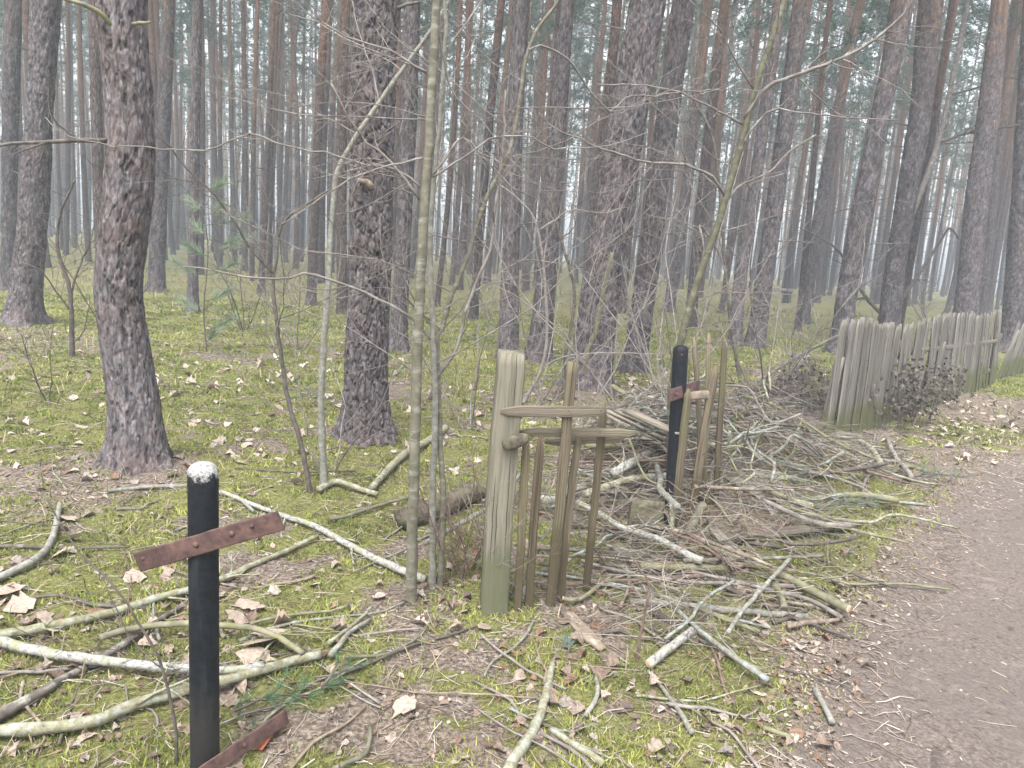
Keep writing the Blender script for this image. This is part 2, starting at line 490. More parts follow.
M['brownst'] = mat_twig('brown_stick', [(.3, (.10, .075, .055)), (.7, (.26, .205, .16))], (.33, .31, .25), 24)
M['cut'] = mat_twig('cut_wood', [(.3, (.42, .29, .17)), (.7, (.58, .42, .27))], None, 60)
M['post'] = mat_wood('weathered_post_wood', (.165, .152, .120), (.075, .068, .052), (.125, .125, .085), (.5, .8), .5, (.10, .105, .06))
M['rail'] = mat_wood('weathered_rail_wood', (.20, .172, .135), (.085, .068, .05), (.14, .14, .085), (.58, .8))
M['picket'] = mat_wood('weathered_picket_wood', (.17, .14, .10), (.075, .06, .042), (.11, .115, .055), (.5, .75), 1, (.075, .06, .035))
M['paling'] = mat_wood('grey_paling_wood', (.178, .167, .150), (.058, .052, .046), (.115, .117, .085), (.6, .85), .5, (.095, .10, .04))
M['board'] = mat_wood('old_board_wood', (.225, .20, .17), (.10, .085, .07), (.16, .16, .10), (.6, .82))
M['rotten'] = mat_twig('rotten_dark_wood', [(.3, (.035, .028, .022)), (.55, (.10, .085, .062)), (.75, (.19, .165, .12))], (.10, .11, .045), 30, amount=(.5, .7))
M['rust'] = mat_rust()
M['black'] = mat_black('black_painted_steel')
M['blackpeel'] = mat_black('black_painted_steel_with_peeled_top', 1.0)
M['ground'] = mat_ground()
M['path'] = mat_path()
M['moss'] = mat_attr('moss_blades', .85, .15, .25)
M['leaf'] = mat_attr('dead_leaves', .8, .2, .12, True)
M['needle'] = mat_attr('pine_needles', .6, .3, .15)
M['litter'] = mat_attr('litter_twigs', .9, .15)

# ------------------------------------------------------------------ ground and path
def near_az(a):
    return np.abs(a) < math.radians(48)
fine = np.radians(np.arange(-46, 46.01, .22)); coarse = np.radians(np.arange(50, 310.1, 5.0))
ang = np.concatenate([fine, coarse]); na = len(ang)
rad = [.25]
while rad[-1] < 200: rad.append(rad[-1] * 1.0125 + .001)
rad = np.array(rad); nr = len(rad)
gx, gy = rad[:, None] * np.sin(ang)[None, :], rad[:, None] * np.cos(ang)[None, :]
gz = hgt(gx, gy)
mb = MB()
v = np.stack([gx, gy, gz], -1).reshape(-1, 3)
v = np.vstack([v, [[0, 0, float(hgt(0, 0))]]])
i = np.arange(nr - 1)[:, None] * na; j = np.arange(na)[None, :]; j2 = (j + 1) % na
q = np.stack([i + j2, i + j, i + na + j, i + na + j2], -1).reshape(-1, 4)
tri = np.stack([np.full(na, nr*na), np.arange(na), (np.arange(na) + 1) % na], -1)[:, ::-1]
mk = moss_mask(gx, gy).reshape(-1)
pk = sstep(-.48, .06, path_sd(gx, gy)).reshape(-1)
fk = sstep(10, 26, np.hypot(gx, gy)).reshape(-1)
colr = np.stack([np.append(mk, 0), np.append(pk, 0), np.append(fk, 0)], -1)
mb.add(v, [q, tri], colr)
tag(mb.build('ground', M['ground'], origin=(0, 0, 0), col=True), kind='structure')

# path: a sheet just above the ground along its ragged left edge
ee = smooth_line(np.hstack([EDGE, np.zeros((len(EDGE), 1))]), .12)[:, :2]
ee = ee[np.hypot(ee[:, 0], ee[:, 1]) < 30]
tg = np.gradient(ee, axis=0); tg /= np.linalg.norm(tg, axis=1)[:, None]
nrm = np.stack([-tg[:, 1], tg[:, 0]], -1)
mid = ee + nrm * .5
if float(path_sd(mid[len(mid)//2:len(mid)//2+1, 0], mid[len(mid)//2:len(mid)//2+1, 1])[0]) < 0: nrm = -nrm
offs = np.concatenate([np.linspace(0, .3, 7), np.linspace(.36, 2.6, 30)])
s_ = np.arange(len(ee)) * .12
rag = (fbm(s_ * 1.3, 0*s_, 0, 4, 61) - .5) * .5 + (fbm(s_ * 5, 0*s_, 0, 3, 63) - .5) * .34
rag2 = (fbm(s_ * 1.1, 0*s_ + 9, 0, 4, 62) - .5) * .5
w_ = offs[None, :] + rag[:, None] * (1 - sstep(0, .6, offs))[None, :] + rag2[:, None] * sstep(2.0, 2.6, offs)[None, :]
cdir = nrm[len(nrm)//4:].mean(0); cdir /= np.linalg.norm(cdir)
nrm = np.tile(cdir, (len(ee), 1))
px_, py_ = ee[:, :1] + nrm[:, :1] * w_, ee[:, 1:] + nrm[:, 1:] * w_
pz_ = hgt(px_, py_) + .005
pz_[:, 0] -= .035; pz_[:, -1] -= .05                                   # its edges run out under the soil
no = len(offs)
i = np.arange(len(ee) - 1)[:, None] * no; j = np.arange(no - 1)[None, :]
q = np.stack([i + j, i + j + 1, i + no + j + 1, i + no + j], -1).reshape(-1, 4)
mb = MB(); mb.add(np.stack([px_, py_, pz_], -1).reshape(-1, 3), [q])
pth = tag(mb.build('path', M['path'], origin=(0, 0, 0)), kind='structure')

# ------------------------------------------------------------------ pines
def needles_tuft(mb, c, d, n, L, rng, w=.006, colr=(.05, .075, .045)):
    """n needle blades bursting from c around direction d"""
    dv = rng.normal(0, 1, (n, 3)); dv = dv / np.linalg.norm(dv, axis=1)[:, None] * .8 + np.asarray(d)
    dv /= np.linalg.norm(dv, axis=1)[:, None]
    sdv = np.cross(dv, rng.normal(0, 1, (n, 3))); sdv /= np.linalg.norm(sdv, axis=1)[:, None] + 1e-9
    l = L * rng.uniform(.6, 1.1, (n, 1))
    b = np.asarray(c) + dv * l * .05
    v = np.stack([b - sdv * w/2, b + sdv * w/2, b + dv * l], 1).reshape(-1, 3)
    k = np.asarray(colr) * rng.uniform(.65, 1.4, (n, 1))
    mb.add(v, [np.arange(3*n).reshape(-1, 3)], np.repeat(k, 3, 0))
def crown_mesh(seed, zb, zt, reach, tufts=1.0):
    """pine crown: limbs with flat pads of needle tufts. Local axis at origin"""
    rng = np.random.default_rng(seed)
    wood, ndl = MB(), MB()
    nl = int(rng.integers(20, 25))
    for k in range(nl):
        f = (k + rng.uniform(0, 1)) / nl
        z = zb + (zt - zb) * f
        a = rng.uniform(0, 2*math.pi)
        L = reach * (.45 + .75 * math.sin(math.pi * min(1, .18 + .8 * f))) * rng.uniform(.6, 1.15)
        t = np.linspace(0, 1, 6)[:, None]
        d = np.array([math.cos(a), math.sin(a), 0])
        pts = d * L * t + np.array([0, 0, 1]) * (z + L * (.25 * t + .25 * t*t * rng.uniform(-.4, 1)))
        pts[1:] += rng.normal(0, .06, (5, 3))
        wood.tube(pts, np.linspace(.035, .008, 6), 4, False)
        for m in range(int(7 * tufts)):
            ft = rng.uniform(.35, 1.02); kk = min(4.999, ft * 5); i0 = int(kk)
            c0 = pts[i0] + (pts[i0+1] - pts[i0]) * (kk - i0)
            side = np.array([-d[1], d[0], 0]) * rng.normal(0, .32) * L * (1.15 - ft) + rng.normal(0, .12, 3)
            c = c0 + side + np.array([0, 0, rng.uniform(-.05, .25)])
            wood.tube([c0, (c0 + c)/2 + rng.normal(0, .04, 3), c], [.008, .006, .003], 3, False)
            base = (.050, .100, .062) if rng.random() < .6 else (.075, .125, .065)
            for r_ in range(3):
                needles_tuft(ndl, c + rng.normal(0, .13, 3), (d * .3 + np.array([0, 0, .5])), 14, .27, rng, .028, base)
    return wood, ndl
def mesh_of(mb, name, mat, col=False):
    o = mb.build(name, mat, origin=(0, 0, 0), col=col)
    me = o.data; bpy.data.objects.remove(o); return me
CROWNS = []
for k in range(6):
    wd, nd = crown_mesh(100 + k, -10.5 - .5 * (k % 3), 1.0, 1.9 + .25 * (k % 4))
    CROWNS.append((mesh_of(nd, 'crown', M['needle'], True), mesh_of(wd, 'crown_limbs', M['dead'])))
def add_crown(root, at, var, scale=1.0, rot=0.0):
    a, b = CROWNS[var % 6]
    o = bpy.data.objects.new('crown', a); C.objects.link(o); o.parent = root
    o.location = tuple(np.asarray(at) - np.array(root.location)); o.scale = (scale,)*3; o.rotation_euler = (0, 0, rot)
    l = bpy.data.objects.new('limb_framework', b); C.objects.link(l); l.parent = o
def stub_branches(pts, rads, n, zlo, zhi, rng, Lr=(.3, 1.6), r0=.011, into=None):
    """dead branches of a trunk, each a mesh builder of its own (or all into one)"""
    z = pts[:, 2]; out = []
    for _ in range(n):
        mb = into or MB(); out.append(mb)
        zz = rng.uniform(zlo, zhi)
        c = np.array([np.interp(zz, z, pts[:, k]) for k in range(3)])
        R = float(np.interp(zz, z, rads))
        a = rng.uniform(0, 2*math.pi); L = rng.uniform(*Lr) * (rng.random() ** .6 + .2)
        d = np.array([math.cos(a), math.sin(a), rng.uniform(-.25, .35)])
        t = np.linspace(0, 1, 6)[:, None]
        p = c + d * (R * .8 + L * t) + np.array([0, 0, -1]) * L * .18 * t * t * rng.uniform(-.6, 1.4)
        p[2:] += rng.normal(0, .025 * L, (4, 3))
        r = r0 * rng.uniform(.6, 1.5)
        mb.tube(p, np.linspace(r, r * .25, 6), 5)
        if L > .6:
            for _2 in range(int(rng.integers(1, 5))):
                i0 = int(rng.integers(1, 5)); dd = d + rng.normal(0, .6, 3); l2 = L * rng.uniform(.15, .4)
                mb.tube([p[i0], p[i0] + dd * l2 * .5 + rng.normal(0, .02, 3), p[i0] + dd * l2], [r * .5, r * .35, r * .15], 3, False)
    return out
def bark_trunk(mb, pts, rads, nth, seed, cw, chh, dep, flare=.48, pa=1.0):
    """trunk with plated, furrowed bark as real relief; pts rise from the ground"""
    n = len(pts); th = np.arange(nth) / nth * 2 * math.pi
    sarc = np.concatenate([[0], np.cumsum(np.linalg.norm(np.diff(pts, axis=0), axis=1))])
    per = max(5, int(round(2 * math.pi * float(np.mean(rads[:max(3, n//3)])) / cw)))
    S, T = np.meshgrid(sarc, th, indexing='ij')
    wx = (fbm(S * 5, np.cos(T) * 2 + 4, np.sin(T) * 2, 3, seed) - .5)
    fr0 = fbm(S * 16, np.cos(T) * 5 + 3, np.sin(T) * 5, 3, seed + 17)
    U = T / (2*math.pi) * per + wx * 1.5 + (fr0 - .5) * 1.0
    V = S / chh + (fbm(S * 3, np.cos(T) * 3 + 9, np.sin(T) * 3, 3, seed + 3) - .5) * 1.6
    f1, f2, idv = worley(U, V, per, seed)
    e = f2 - f1
    plate = sstep(.0, .2, e)
    f1b, f2b, idb = worley(U * 2, V * 2.6, per * 2, seed + 40)
    flake = sstep(.0, .25, f2b - f1b)
    fr = fbm(S * 13, np.cos(T) * 6 + 3, np.sin(T) * 6, 3, seed + 7)
    tn = fbm(S * 8, np.cos(T) * 3.4 + 7, np.sin(T) * 3.4, 4, seed + 23) * 9
    tf = np.floor(tn); terr = (tf + sstep(0, .2, tn - tf)) / 9
    fr2 = fbm(S * 60, np.cos(T) * 14 + 3, np.sin(T) * 14, 2, seed + 8)
    pit = sstep(.60, .70, fbm(S * 17, np.cos(T) * 5.5 + 2, np.sin(T) * 5.5, 3, seed + 31))
    d = dep * (-.9 * pit + pa * plate * (.8 + .4 * idv) + .9 * (terr - .5) * (.4 + .6 * plate) + .22 * flake * idb + .5 * (fr - .5) + .35 * (fr2 - .5) - .85)
    fl = 1 + flare * np.exp(-np.clip(S - .08, 0, 99) / .15) * (1 + .35 * np.cos(T * 5 + seed) + .2 * np.cos(T * 3 + seed * 2)) + .10 * np.exp(-S / .7)
    lump = 1 + .10 * (fbm(S * 1.6, np.cos(T) * 1.2 + 3, np.sin(T) * 1.2, 3, seed + 11) - .5) * 2
    R = rads[:, None] * fl * lump + d * sstep(12, 5, S) + 0
    v = np.stack([pts[:, 0:1] + R * np.cos(T), pts[:, 1:2] + R * np.sin(T), np.repeat(pts[:, 2:3], nth, 1)], -1)
    # wear: pale grey flakes and darker red-brown inner bark, one tone per plate
    tone = (1 - .22 * pa + .34 * pa * (idv - .15) + .24 * (idb - .5) + 0.62 * (_h(tf, tf * 0 + 3, tf * 0, seed) - .5)) * (.75 + .5 * fr2)
    tone = tone * (1 - .38 * pit)                       # dark inner bark where a scale has flaked off
    col_ = np.stack([tone * (1 + .10 * (idb - .5)), tone, tone * (1 + .08 * (.5 - idb))], -1)
    i = np.arange(n - 1)[:, None] * nth; j = np.arange(nth)[None, :]; j2 = (j + 1) % nth
    q = np.stack([i + j, i + j2, i + nth + j2, i + nth + j], -1).reshape(-1, 4)
    mb.add(v.reshape(-1, 3), [q, (np.arange(nth) + (n-1) * nth)[None, :]], col_.reshape(-1, 3))
TREE_XY = []
def named_pine(line, widths, label, seed, nth=72, dz=.03, cw=.06, chh=.13, dep=.016, base_py=None, stubs=10, hi=None, pa=1.0, top_h=20.5):
    """line: trunk centre pixels from base to the frame's top; widths in pixels at each"""
    b = G(*line[0]); Y = b[1]
    pts = [b - np.array([0, 0, .10])] + [P(x, y, Y) for x, y in line[1:]]
    ws = [.86 * w * depth(p) / FPX / 2 for w, p in zip(widths, [b] + pts[1:])]
    pts = np.array(pts)
    hi = pts[-1][2] + .3 if hi is None else hi
    d = (pts[-1] - pts[-2]) / (pts[-1][2] - pts[-2][2])
    top = pts[-1] + d * .6 * (top_h - pts[-1][2]); top[1] += .1
    midp = pts[-1] + d * 1.5
    allp = np.vstack([pts, midp, top]); rr = np.append(ws, [ws[-1] * .96, .07])
    z = allp[:, 2]
    zz = np.concatenate([np.arange(z[0], hi, dz), np.arange(hi, top_h, .4), [top_h]])
    fine_ = smooth_line(allp, .05)
    fine_ = fine_[np.argsort(fine_[:, 2])]
    L = np.stack([np.interp(zz, fine_[:, 2], fine_[:, 0]), np.interp(zz, fine_[:, 2], fine_[:, 1]), zz], -1)
    rads = np.interp(zz, z, rr)
    root = thing('pine_tree', b, label, 'pine tree')
    mb = MB(); bark_trunk(mb, L, rads, nth, seed, cw, chh, dep, pa=pa)
    mb.build('trunk', M['bark_near'], root, col=True)
    rng = np.random.default_rng(seed)
    for m_ in stub_branches(L, rads, stubs, 1.6, 9.5, rng, (.08, 1.1), .012): m_.build('dead_branch', M['dead'], root)
    add_crown(root, L[-1] - np.array([0, 0, .6]), seed, 1.0, seed * 1.7)
    TREE_XY.append((b[0], b[1]))
    return root, L, rads
P1, P1L, P1R = named_pine([(138, 463), (136, 420), (129, 370), (122, 320), (119, 285), (123, 240), (130, 180), (128, 100), (123, 40), (122, 0)],
           [56, 54, 53, 52, 53, 54, 55, 54, 55, 56], 'thick pine with an S-bent lower trunk behind the rust-barred cross', 1, 230, .0085, .047, .17, .0125, stubs=4, pa=.4)
P2, P2L, P2R = named_pine([(367, 434), (367, 390), (368, 330), (371, 250), (371, 150), (373, 60), (376, 0)], [50, 46, 46, 45, 52, 53, 55],
           'straight thick pine with deeply plated bark behind the slim olive sapling', 2, 200, .0095, .046, .14, .0165, stubs=5)
def px_branch(root, Y, pxs, w0, w1, mat='dead'):
    pts = smooth_line([P(x, y, Y - .03 * k) for k, (x, y) in enumerate(pxs)], .03, .002, 5)
    mb = MB(); mb.tube(pts, np.linspace(w0, w1, len(pts)) / 2 * depth(pts[0]) / FPX, 8, jag=.2, seed=3); mb.build('dead_branch', M[mat], root)
px_branch(P1, P1.location[1] - .12, [(112, 26), (105, 18), (98, 11), (86, 5), (66, -1), (48, -5)], 5.5, 3.5, 'mossy')
px_branch(P1, P1.location[1] - .17, [(133, 24), (140, 23), (150, 22)], 4, 3, 'mossy')
px_branch(P2, P2.location[1] - .16, [(372, 188), (366, 182), (358, 180)], 9, 4, 'brownst')
px_branch(P2, P2.location[1] - .15, [(398, 8), (408, 4), (420, 2)], 4, 3, 'dead')
NP = [
 ([(398, 352), (403, 250), (409, 100), (412, 0)], [20, 17, 19, 19], 'pine half hidden just right of the thick plated pine'),
 ([(22, 322), (33, 220), (39, 120), (46, 0)], [36, 30, 28, 31], 'broad-footed dark pine second from the left edge'),
 ([(9, 288), (9, 200), (11, 100), (13, 0)], [17, 15, 17, 18], 'dark pine cut off at the left edge of the woods'),
 ([(156, 292), (158, 230), (163, 130), (169, 0)], [18, 17, 16, 14], 'reddish pine close behind the S-bent pine on its right'),
 ([(193, 312), (193, 250), (195, 120), (198, 0)], [12, 11, 11, 10], 'slim grey pine right of the S-bent pine, near the needle sprays'),
 ([(508, 360), (511, 250), (515, 120), (521, 0)], [22, 19, 18, 18], 'pine rising directly behind the tall gate post'),
 ([(538, 360), (548, 260), (557, 130), (566, 0)], [27, 22, 21, 20], 'leaning pine between the gate post and the broad pine'),
 ([(588, 386), (601, 290), (618, 180), (634, 80), (648, 0)], [46, 42, 42, 43, 41], 'broad leaning reddish pine behind the broken picket gate'),
 ([(632, 373), (645, 290), (658, 190), (671, 90), (684, 0)], [27, 25, 25, 26, 26], 'leaning pine touching the broad pine on its right side'),
 ([(668, 312), (681, 230), (695, 120), (708, 0)], [13, 12, 12, 12], 'thin pine standing farther back, left of the leaning olive sapling'),
 ([(735, 346), (740, 280), (757, 170), (772, 60), (780, 0)], [15, 14, 14, 14, 14], 'slim leaning pine directly behind the leaning olive sapling'),
 ([(755, 347), (770, 240), (785, 130), (801, 0)], [20, 19, 19, 17], 'leaning orange-tinged pine right of the leaning olive sapling'),
 ([(802, 324), (812, 260), (824, 190), (842, 90), (861, 0)], [14, 14, 14, 12, 10], 'slender curved dark pine with a mossy tuft, beside the far bench'),
 ([(838, 352), (851, 270), (866, 190), (886, 90), (906, 0)], [21, 21, 22, 21, 19], 'leaning pine rising at the left end of the paling fence'),
 ([(886, 352), (895, 270), (908, 190), (922, 100), (931, 0)], [24, 22, 23, 24, 27], 'thick leaning grey pine behind the forked tree at the fence'),
 ([(962, 352), (968, 290), (977, 200), (990, 100), (1000, 0)], [27, 25, 24, 23, 18], 'broad pine behind the middle of the paling fence'),
 ([(980, 335), (988, 240), (1001, 130), (1018, 0)], [11, 11, 11, 11], 'slim orange pine close right of the broad pine behind the fence'),
 ([(1012, 350), (1018, 250), (1024, 150), (1032, 0)], [24, 22, 20, 18], 'dark pine half cut off at the right edge behind the fence'),
]
for k, (ln, wd, lab) in enumerate(NP):
    big = wd[0] > 30
    named_pine(ln, wd, lab, 10 + k, 96 if big else 56, .022 if big else .04, .045, .16, .014 if big else .012, hi=4.5 if big else 7.0, stubs=12)

# other pines of the stand: copies of eight built trees
VAR = []
for k in range(8):
    rng = np.random.default_rng(300 + k)
    Ht = rng.uniform(19, 23); r0 = rng.uniform(.10, .155)
    zz = np.concatenate([[-.3, 0, .12, .3, .8], np.linspace(1.6, Ht, 16)])
    lean = rng.normal(0, .012, 2); bend = rng.normal(0, .10, 2)
    pts = np.stack([lean[0]*zz + bend[0]*np.sin(zz*.35), lean[1]*zz + bend[1]*np.sin(zz*.3), zz], -1)
    rr = r0 * (1 - .62 * np.clip(zz / Ht, 0, 1) ** 1.15) * (1 + .35 * np.exp(-np.clip(zz, 0, 9) / .2))
    mb = MB(); mb.tube(pts, rr, 14, jag=.05, seed=k)
    tm = mesh_of(mb, 'trunk', M['bark'])
    dm = [mesh_of(m_, 'dead_branch', M['dead']) for m_ in stub_branches(pts, rr, 14, 2.2, 12.0, rng, (.4, 1.9), .011)]
    mb = MB(); mb.tube(pts, rr, 10, jag=.05, seed=k)                 # far copies: the branches are too small to be parts
    stub_branches(pts, rr, 24, 2.2, 12.5, rng, (.4, 1.9), .011, mb)
    VAR.append((tm, dm, pts[-1], pts, rr, mesh_of(mb, 'trunk', M['bark'])))
rng = np.random.default_rng(77)
cand = []
for _ in range(60000):
    r = math.sqrt(rng.uniform(15.5**2, 128**2)); a = rng.uniform(-.74, .74)
    x, y = r * math.sin(a), r * math.cos(a)
    cand.append((r, x, y))
cells, placed = {}, []
def free(x, y, dmin):
    cx_, cy_ = int(math.floor(x / 3)), int(math.floor(y / 3))
    for a in (-1, 0, 1):
        for b in (-1, 0, 1):
            for (u, w) in cells.get((cx_ + a, cy_ + b), ()):
                if (u - x)**2 + (w - y)**2 < dmin * dmin: return False
    return True
for (x, y) in TREE_XY: cells.setdefault((int(math.floor(x / 3)), int(math.floor(y / 3))), []).append((x, y))
for r, x, y in cand:
    if path_sd(np.array([x]), np.array([y]))[0] > -.6 and path_sd(np.array([x]), np.array([y]))[0] < 3.2: continue
    if not free(x, y, 2.35): continue
    if len(placed) > 1150: break
    cells.setdefault((int(math.floor(x / 3)), int(math.floor(y / 3))), []).append((x, y)); placed.append((r, x, y))
placed.sort()
N_IND = 270
for k, (r, x, y) in enumerate(placed[:N_IND]):
    tm, dm, tp, _, _, tf = VAR[int(rng.integers(0, 8))]
    z = float(hgt(x, y))
    s = rng.uniform(.8, 1.15)
    near_ = r < 24
    root = thing('pine_tree', (x, y, z), 'straight slim pine standing in the hazy depth behind the nearer pines', 'pine tree', 'pines standing back in the haze')
    root.scale = (s * rng.uniform(.8, 1.15),) * 2 + (s,)
    root.rotation_euler = (rng.normal(0, .012), rng.normal(.012 + .0006 * x, .014), rng.uniform(0, 6.28))
    o = bpy.data.objects.new('trunk', tm if r < 32 else tf); C.objects.link(o); o.parent = root
    for d_ in (dm if r < 32 else ()):
        o = bpy.data.objects.new('dead_branch', d_); C.objects.link(o); o.parent = root
    a, b = CROWNS[int(rng.integers(0, 6))]
    o = bpy.data.objects.new('crown', a); C.objects.link(o); o.parent = root; o.location = tp; o.rotation_euler = (0, 0, rng.uniform(0, 6.28))
    l = bpy.data.objects.new('limb_framework', b); C.objects.link(l); l.parent = o
# the rest of the stand, one mass
farT, farC = MB(), MB()
for k, (r, x, y) in enumerate(placed[N_IND:]):
    _, _, tp, pts, rr, _ = VAR[k % 8]
    s = rng.uniform(.8, 1.12); z = float(hgt(x, y))
    farT.tube(pts * s + np.array([x, y, z]), rr * s * 1.05, 7, False)
    c = tp * s + np.array([x, y, z])
    for q_ in range(42):
        f = rng.random(); a = rng.uniform(0, 6.28); R_ = 2.0 * math.sqrt(rng.random()) * (.5 + .6 * math.sin(math.pi * min(1, .2 + .8 * f)))
        needles_tuft(farC, c + np.array([R_ * math.cos(a), R_ * math.sin(a), -11 + 11.5 * f]), (0, 0, .4), 12, .46, rng, .07, (.055, .10, .062))
fo = farT.build('distant_pine_forest', M['bark'], origin=(0, 0, 0))
tag(fo, 'mass of far pines closing the view deep in the haze', 'forest', kind='stuff')
fc = farC.build('crown', M['needle'], fo, col=True); tag(fc, kind='stuff')

# ------------------------------------------------------------------ crosses
def steel_pipe_cross(base, top, r, mat, root, name='upright'):
    base, top = np.asarray(base), np.asarray(top)
    ax = (top - base) / np.linalg.norm(top - base)
    ring = [base - ax * .12]
    L = np.linalg.norm(top - base) - r * .75
    ring += [base + ax * q_ for q_ in np.linspace(0, L, 14)]
    rads = [r] * 15
    for a_ in np.radians((25, 48, 66, 80, 89)):
        ring.append(base + ax * (L + r * .75 * math.sin(a_))); rads.append(max(.002, r * math.cos(a_) ** .8))
    mb = MB(); mb.tube(ring, rads, 28)
    return mb.build(name, mat, root)
def flat_bar(a, b, up_, w, thk, bulge=0.0, n=16, seed=0):
    a, b = np.asarray(a), np.asarray(b)
    t = np.linspace(0, 1, n)[:, None]
    p = a + (b - a) * t
    p = p + np.random.default_rng(seed).normal(0, .0008, p.shape)
    mb = MB(); mb.bar(p, w, thk, up_, .0006, seed, cham=.06)
    return mb
def bolt(at, n, r, mat, parent, name='bolt'):
    at, n = np.asarray(at), np.asarray(n) / np.linalg.norm(n)
    mb = MB(); mb.tube([at, at + n * r * .35, at + n * r * .75, at + n * r * .95], [r, r, r * .7, r * .15], 10)
    return mb.build(name, mat, parent)
# first cross
cb = G(205, 766); Yc = cb[1]
ct = P(203, 462, Yc)
rc = 28.5 / 2 * depth((cb + ct) / 2) / FPX
root = thing('grave_cross', cb, 'black steel pipe cross with peeling white top and tilted rusty crossbar', 'grave cross')
steel_pipe_cross(cb, ct, rc, M['blackpeel'], root)
Yf = Yc - rc - .006
A_, B_ = P(137, 562.5, Yf), P(281, 520.5, Yf)
ups = np.cross(B_ - A_, [0, 1, 0.0]); ups /= np.linalg.norm(ups)
bw = 20.5 * depth(A_) / FPX
bar_ = flat_bar(A_, B_, ups, bw, .006, seed=3).build('crossbar', M['rust'], root)
for (bx, by, br) in ((143, 558.5, .0055), (196, 544.5, .009), (232, 533.5, .009), (252, 526, .0065)):
    bolt(P(bx, by, Yf - .002), (0, -1, .1), br, M['rust'], bar_)
mb = MB()   # wire clamp loop behind the bar
q0 = P(203, 545, Yc); th = np.linspace(-.3, math.pi + .3, 14)
mb.tube([q0 + np.array([math.cos(a) * (rc + .004), math.sin(a) * (rc + .004), .018 + .012 * math.cos(a * 2)]) for a in th], .003, 6)
mb.build('clamp', M['rust'], root)
# loose rusted angle iron lying at its foot
a0, a1 = G(180, 790, .03), G(287, 716, .05)
root = thing('rusty_bar', G(235, 752), 'rusty flat steel bar lying against the foot of the near black cross', 'steel bar')
fb_ = flat_bar(a0, a1, (0, .25, 1), .052, .006, seed=9).build('bar', M['rust'], root)
bolt(a0 + (a1 - a0) * .58 + np.array([.0, -.006, .004]), (0, -1, .3), .008, M['rust'], root)
mb = MB(); mb.bar([G(258, 750, .008), G(270, 733, .02), G(281, 716, .025)], .035, .004, (1, .2, .5), .002, 4)
tag(mb.build('bark_scrap', mat_twig('orange_brown_bark', [(.3, (.20, .06, .03)), (.7, (.34, .11, .06))])), 'orange brown scrap of bark beside the lying rusty bar', 'bark scrap')
# second cross
cb = G(671, 524); Yc2 = cb[1]
ct = P(681, 345, Yc2)
rc2 = 15.0 / 2 * depth((cb + ct) / 2) / FPX
root = thing('grave_cross', cb, 'black steel pipe cross with short rusty bar among the stubby pickets', 'grave cross')
steel_pipe_cross(cb, ct, rc2, M['black'], root)
Yf = Yc2 - rc2 - .006
c0 = P(669, 396, Yf); c1 = P(700, 385, Yf)
c0 = P(669, 396, Yf - .10); c1 = P(699, 386, Yf + .16)
ups = np.array([-.2, 0, 1.0])
bb = flat_bar(c0, c1, ups, 12.5 * depth(c0) / FPX, .006, seed=5).build('crossbar', M['rust'], root)
bolt(P(676, 394, Yf - .06), (.3, -1, .1), .009, M['rust'], bb)
bolt(P(682, 355, Yc2 - rc2), (0, -1, 0), .007, M['rust'], root, 'bolt')

# ------------------------------------------------------------------ remains of the picket fence
def wood_piece(name, pts, w, thk, side, mat, parent=None, seed=0, broken=True, step=.06, jit=.0015, label=None, cat=None, group=None, origin=None, wob=.0009):
    L = smooth_line(pts, step, wob, seed)
    n = len(L); tp = np.ones(n)
    if broken: tp[-1] = .45; tp[-2] = .85
    mb = MB(); mb.bar(L, w, thk, side, jit, seed, taper=tp)
    o = mb.build(name, mat, parent, origin=origin, smooth=False, col=True)
    if label: tag(o, label, cat, group)
    return o
pb = G(494, 609); Yp = pb[1]
gate = thing('picket_fence_remains', pb, 'broken picket gate with a tall square grey post and leaning pickets', 'fence')
sx = lambda px, d_: px * d_ / FPX
pd = depth(pb)
L = smooth_line([pb - np.array([0, 0, .15]), P(500, 500, Yp), P(511.5, 352, Yp)], .05, .0008, 3)
mb = MB()
tp = 1 + .08 * np.exp(-(np.linspace(0, 1.3, len(L)) / .35)) ; tp[-1] = .93
mb.bar(L, sx(25.5, pd), sx(24, pd), (1, .12, 0), .0012, 5, taper=tp, cham=.06)
post = mb.build('post', M['post'], gate, smooth=False, col=True)
mb = MB()  # rotten rail stump bracketed to the post, with a mossy lump
A_, B_ = P(503, 446, Yp - .085), P(528, 437, Yp - .05)
mb.bar(A_ + (B_ - A_) * np.linspace(0, 1, 9)[:, None], 12 * pd / FPX, .045, (0, .1, 1), .004, 6, taper=np.array([.5, .85, 1, 1.05, 1, 1, .95, .8, .5]), cham=.2)
mb.build('rail_stump', M['rotten'], post)
Yr = Yp + .02
def rail_piece(a, b, hgt_px, thk, seed, ya, yb):
    A, B = P(*a, ya), P(*b, yb); w = hgt_px * depth(A) / FPX
    rg = np.random.default_rng(seed); n = 14
    pts = A + (B - A) * np.linspace(0, 1, n)[:, None] + rg.normal(0, .0012, (n, 3))
    tp = np.ones(n); tp[0], tp[1], tp[-1], tp[-2] = .35, .75, .6, .92
    mb = MB(); mb.bar(pts, w, thk, (0, .05, 1), .0022, seed, taper=tp, cham=.07)
    mb.build('rail', M['rail'], gate, smooth=False, col=True)
rail_piece((500, 411), (606, 411), 11, .028, 7, Yp - .06, Yr + .02)
rail_piece((519, 432), (636, 433), 8.5, .026, 8, Yr + .0, Yr + .10)
rail_piece((545, 442), (624, 438), 8, .02, 9, Yr + .08, Yr + .15)
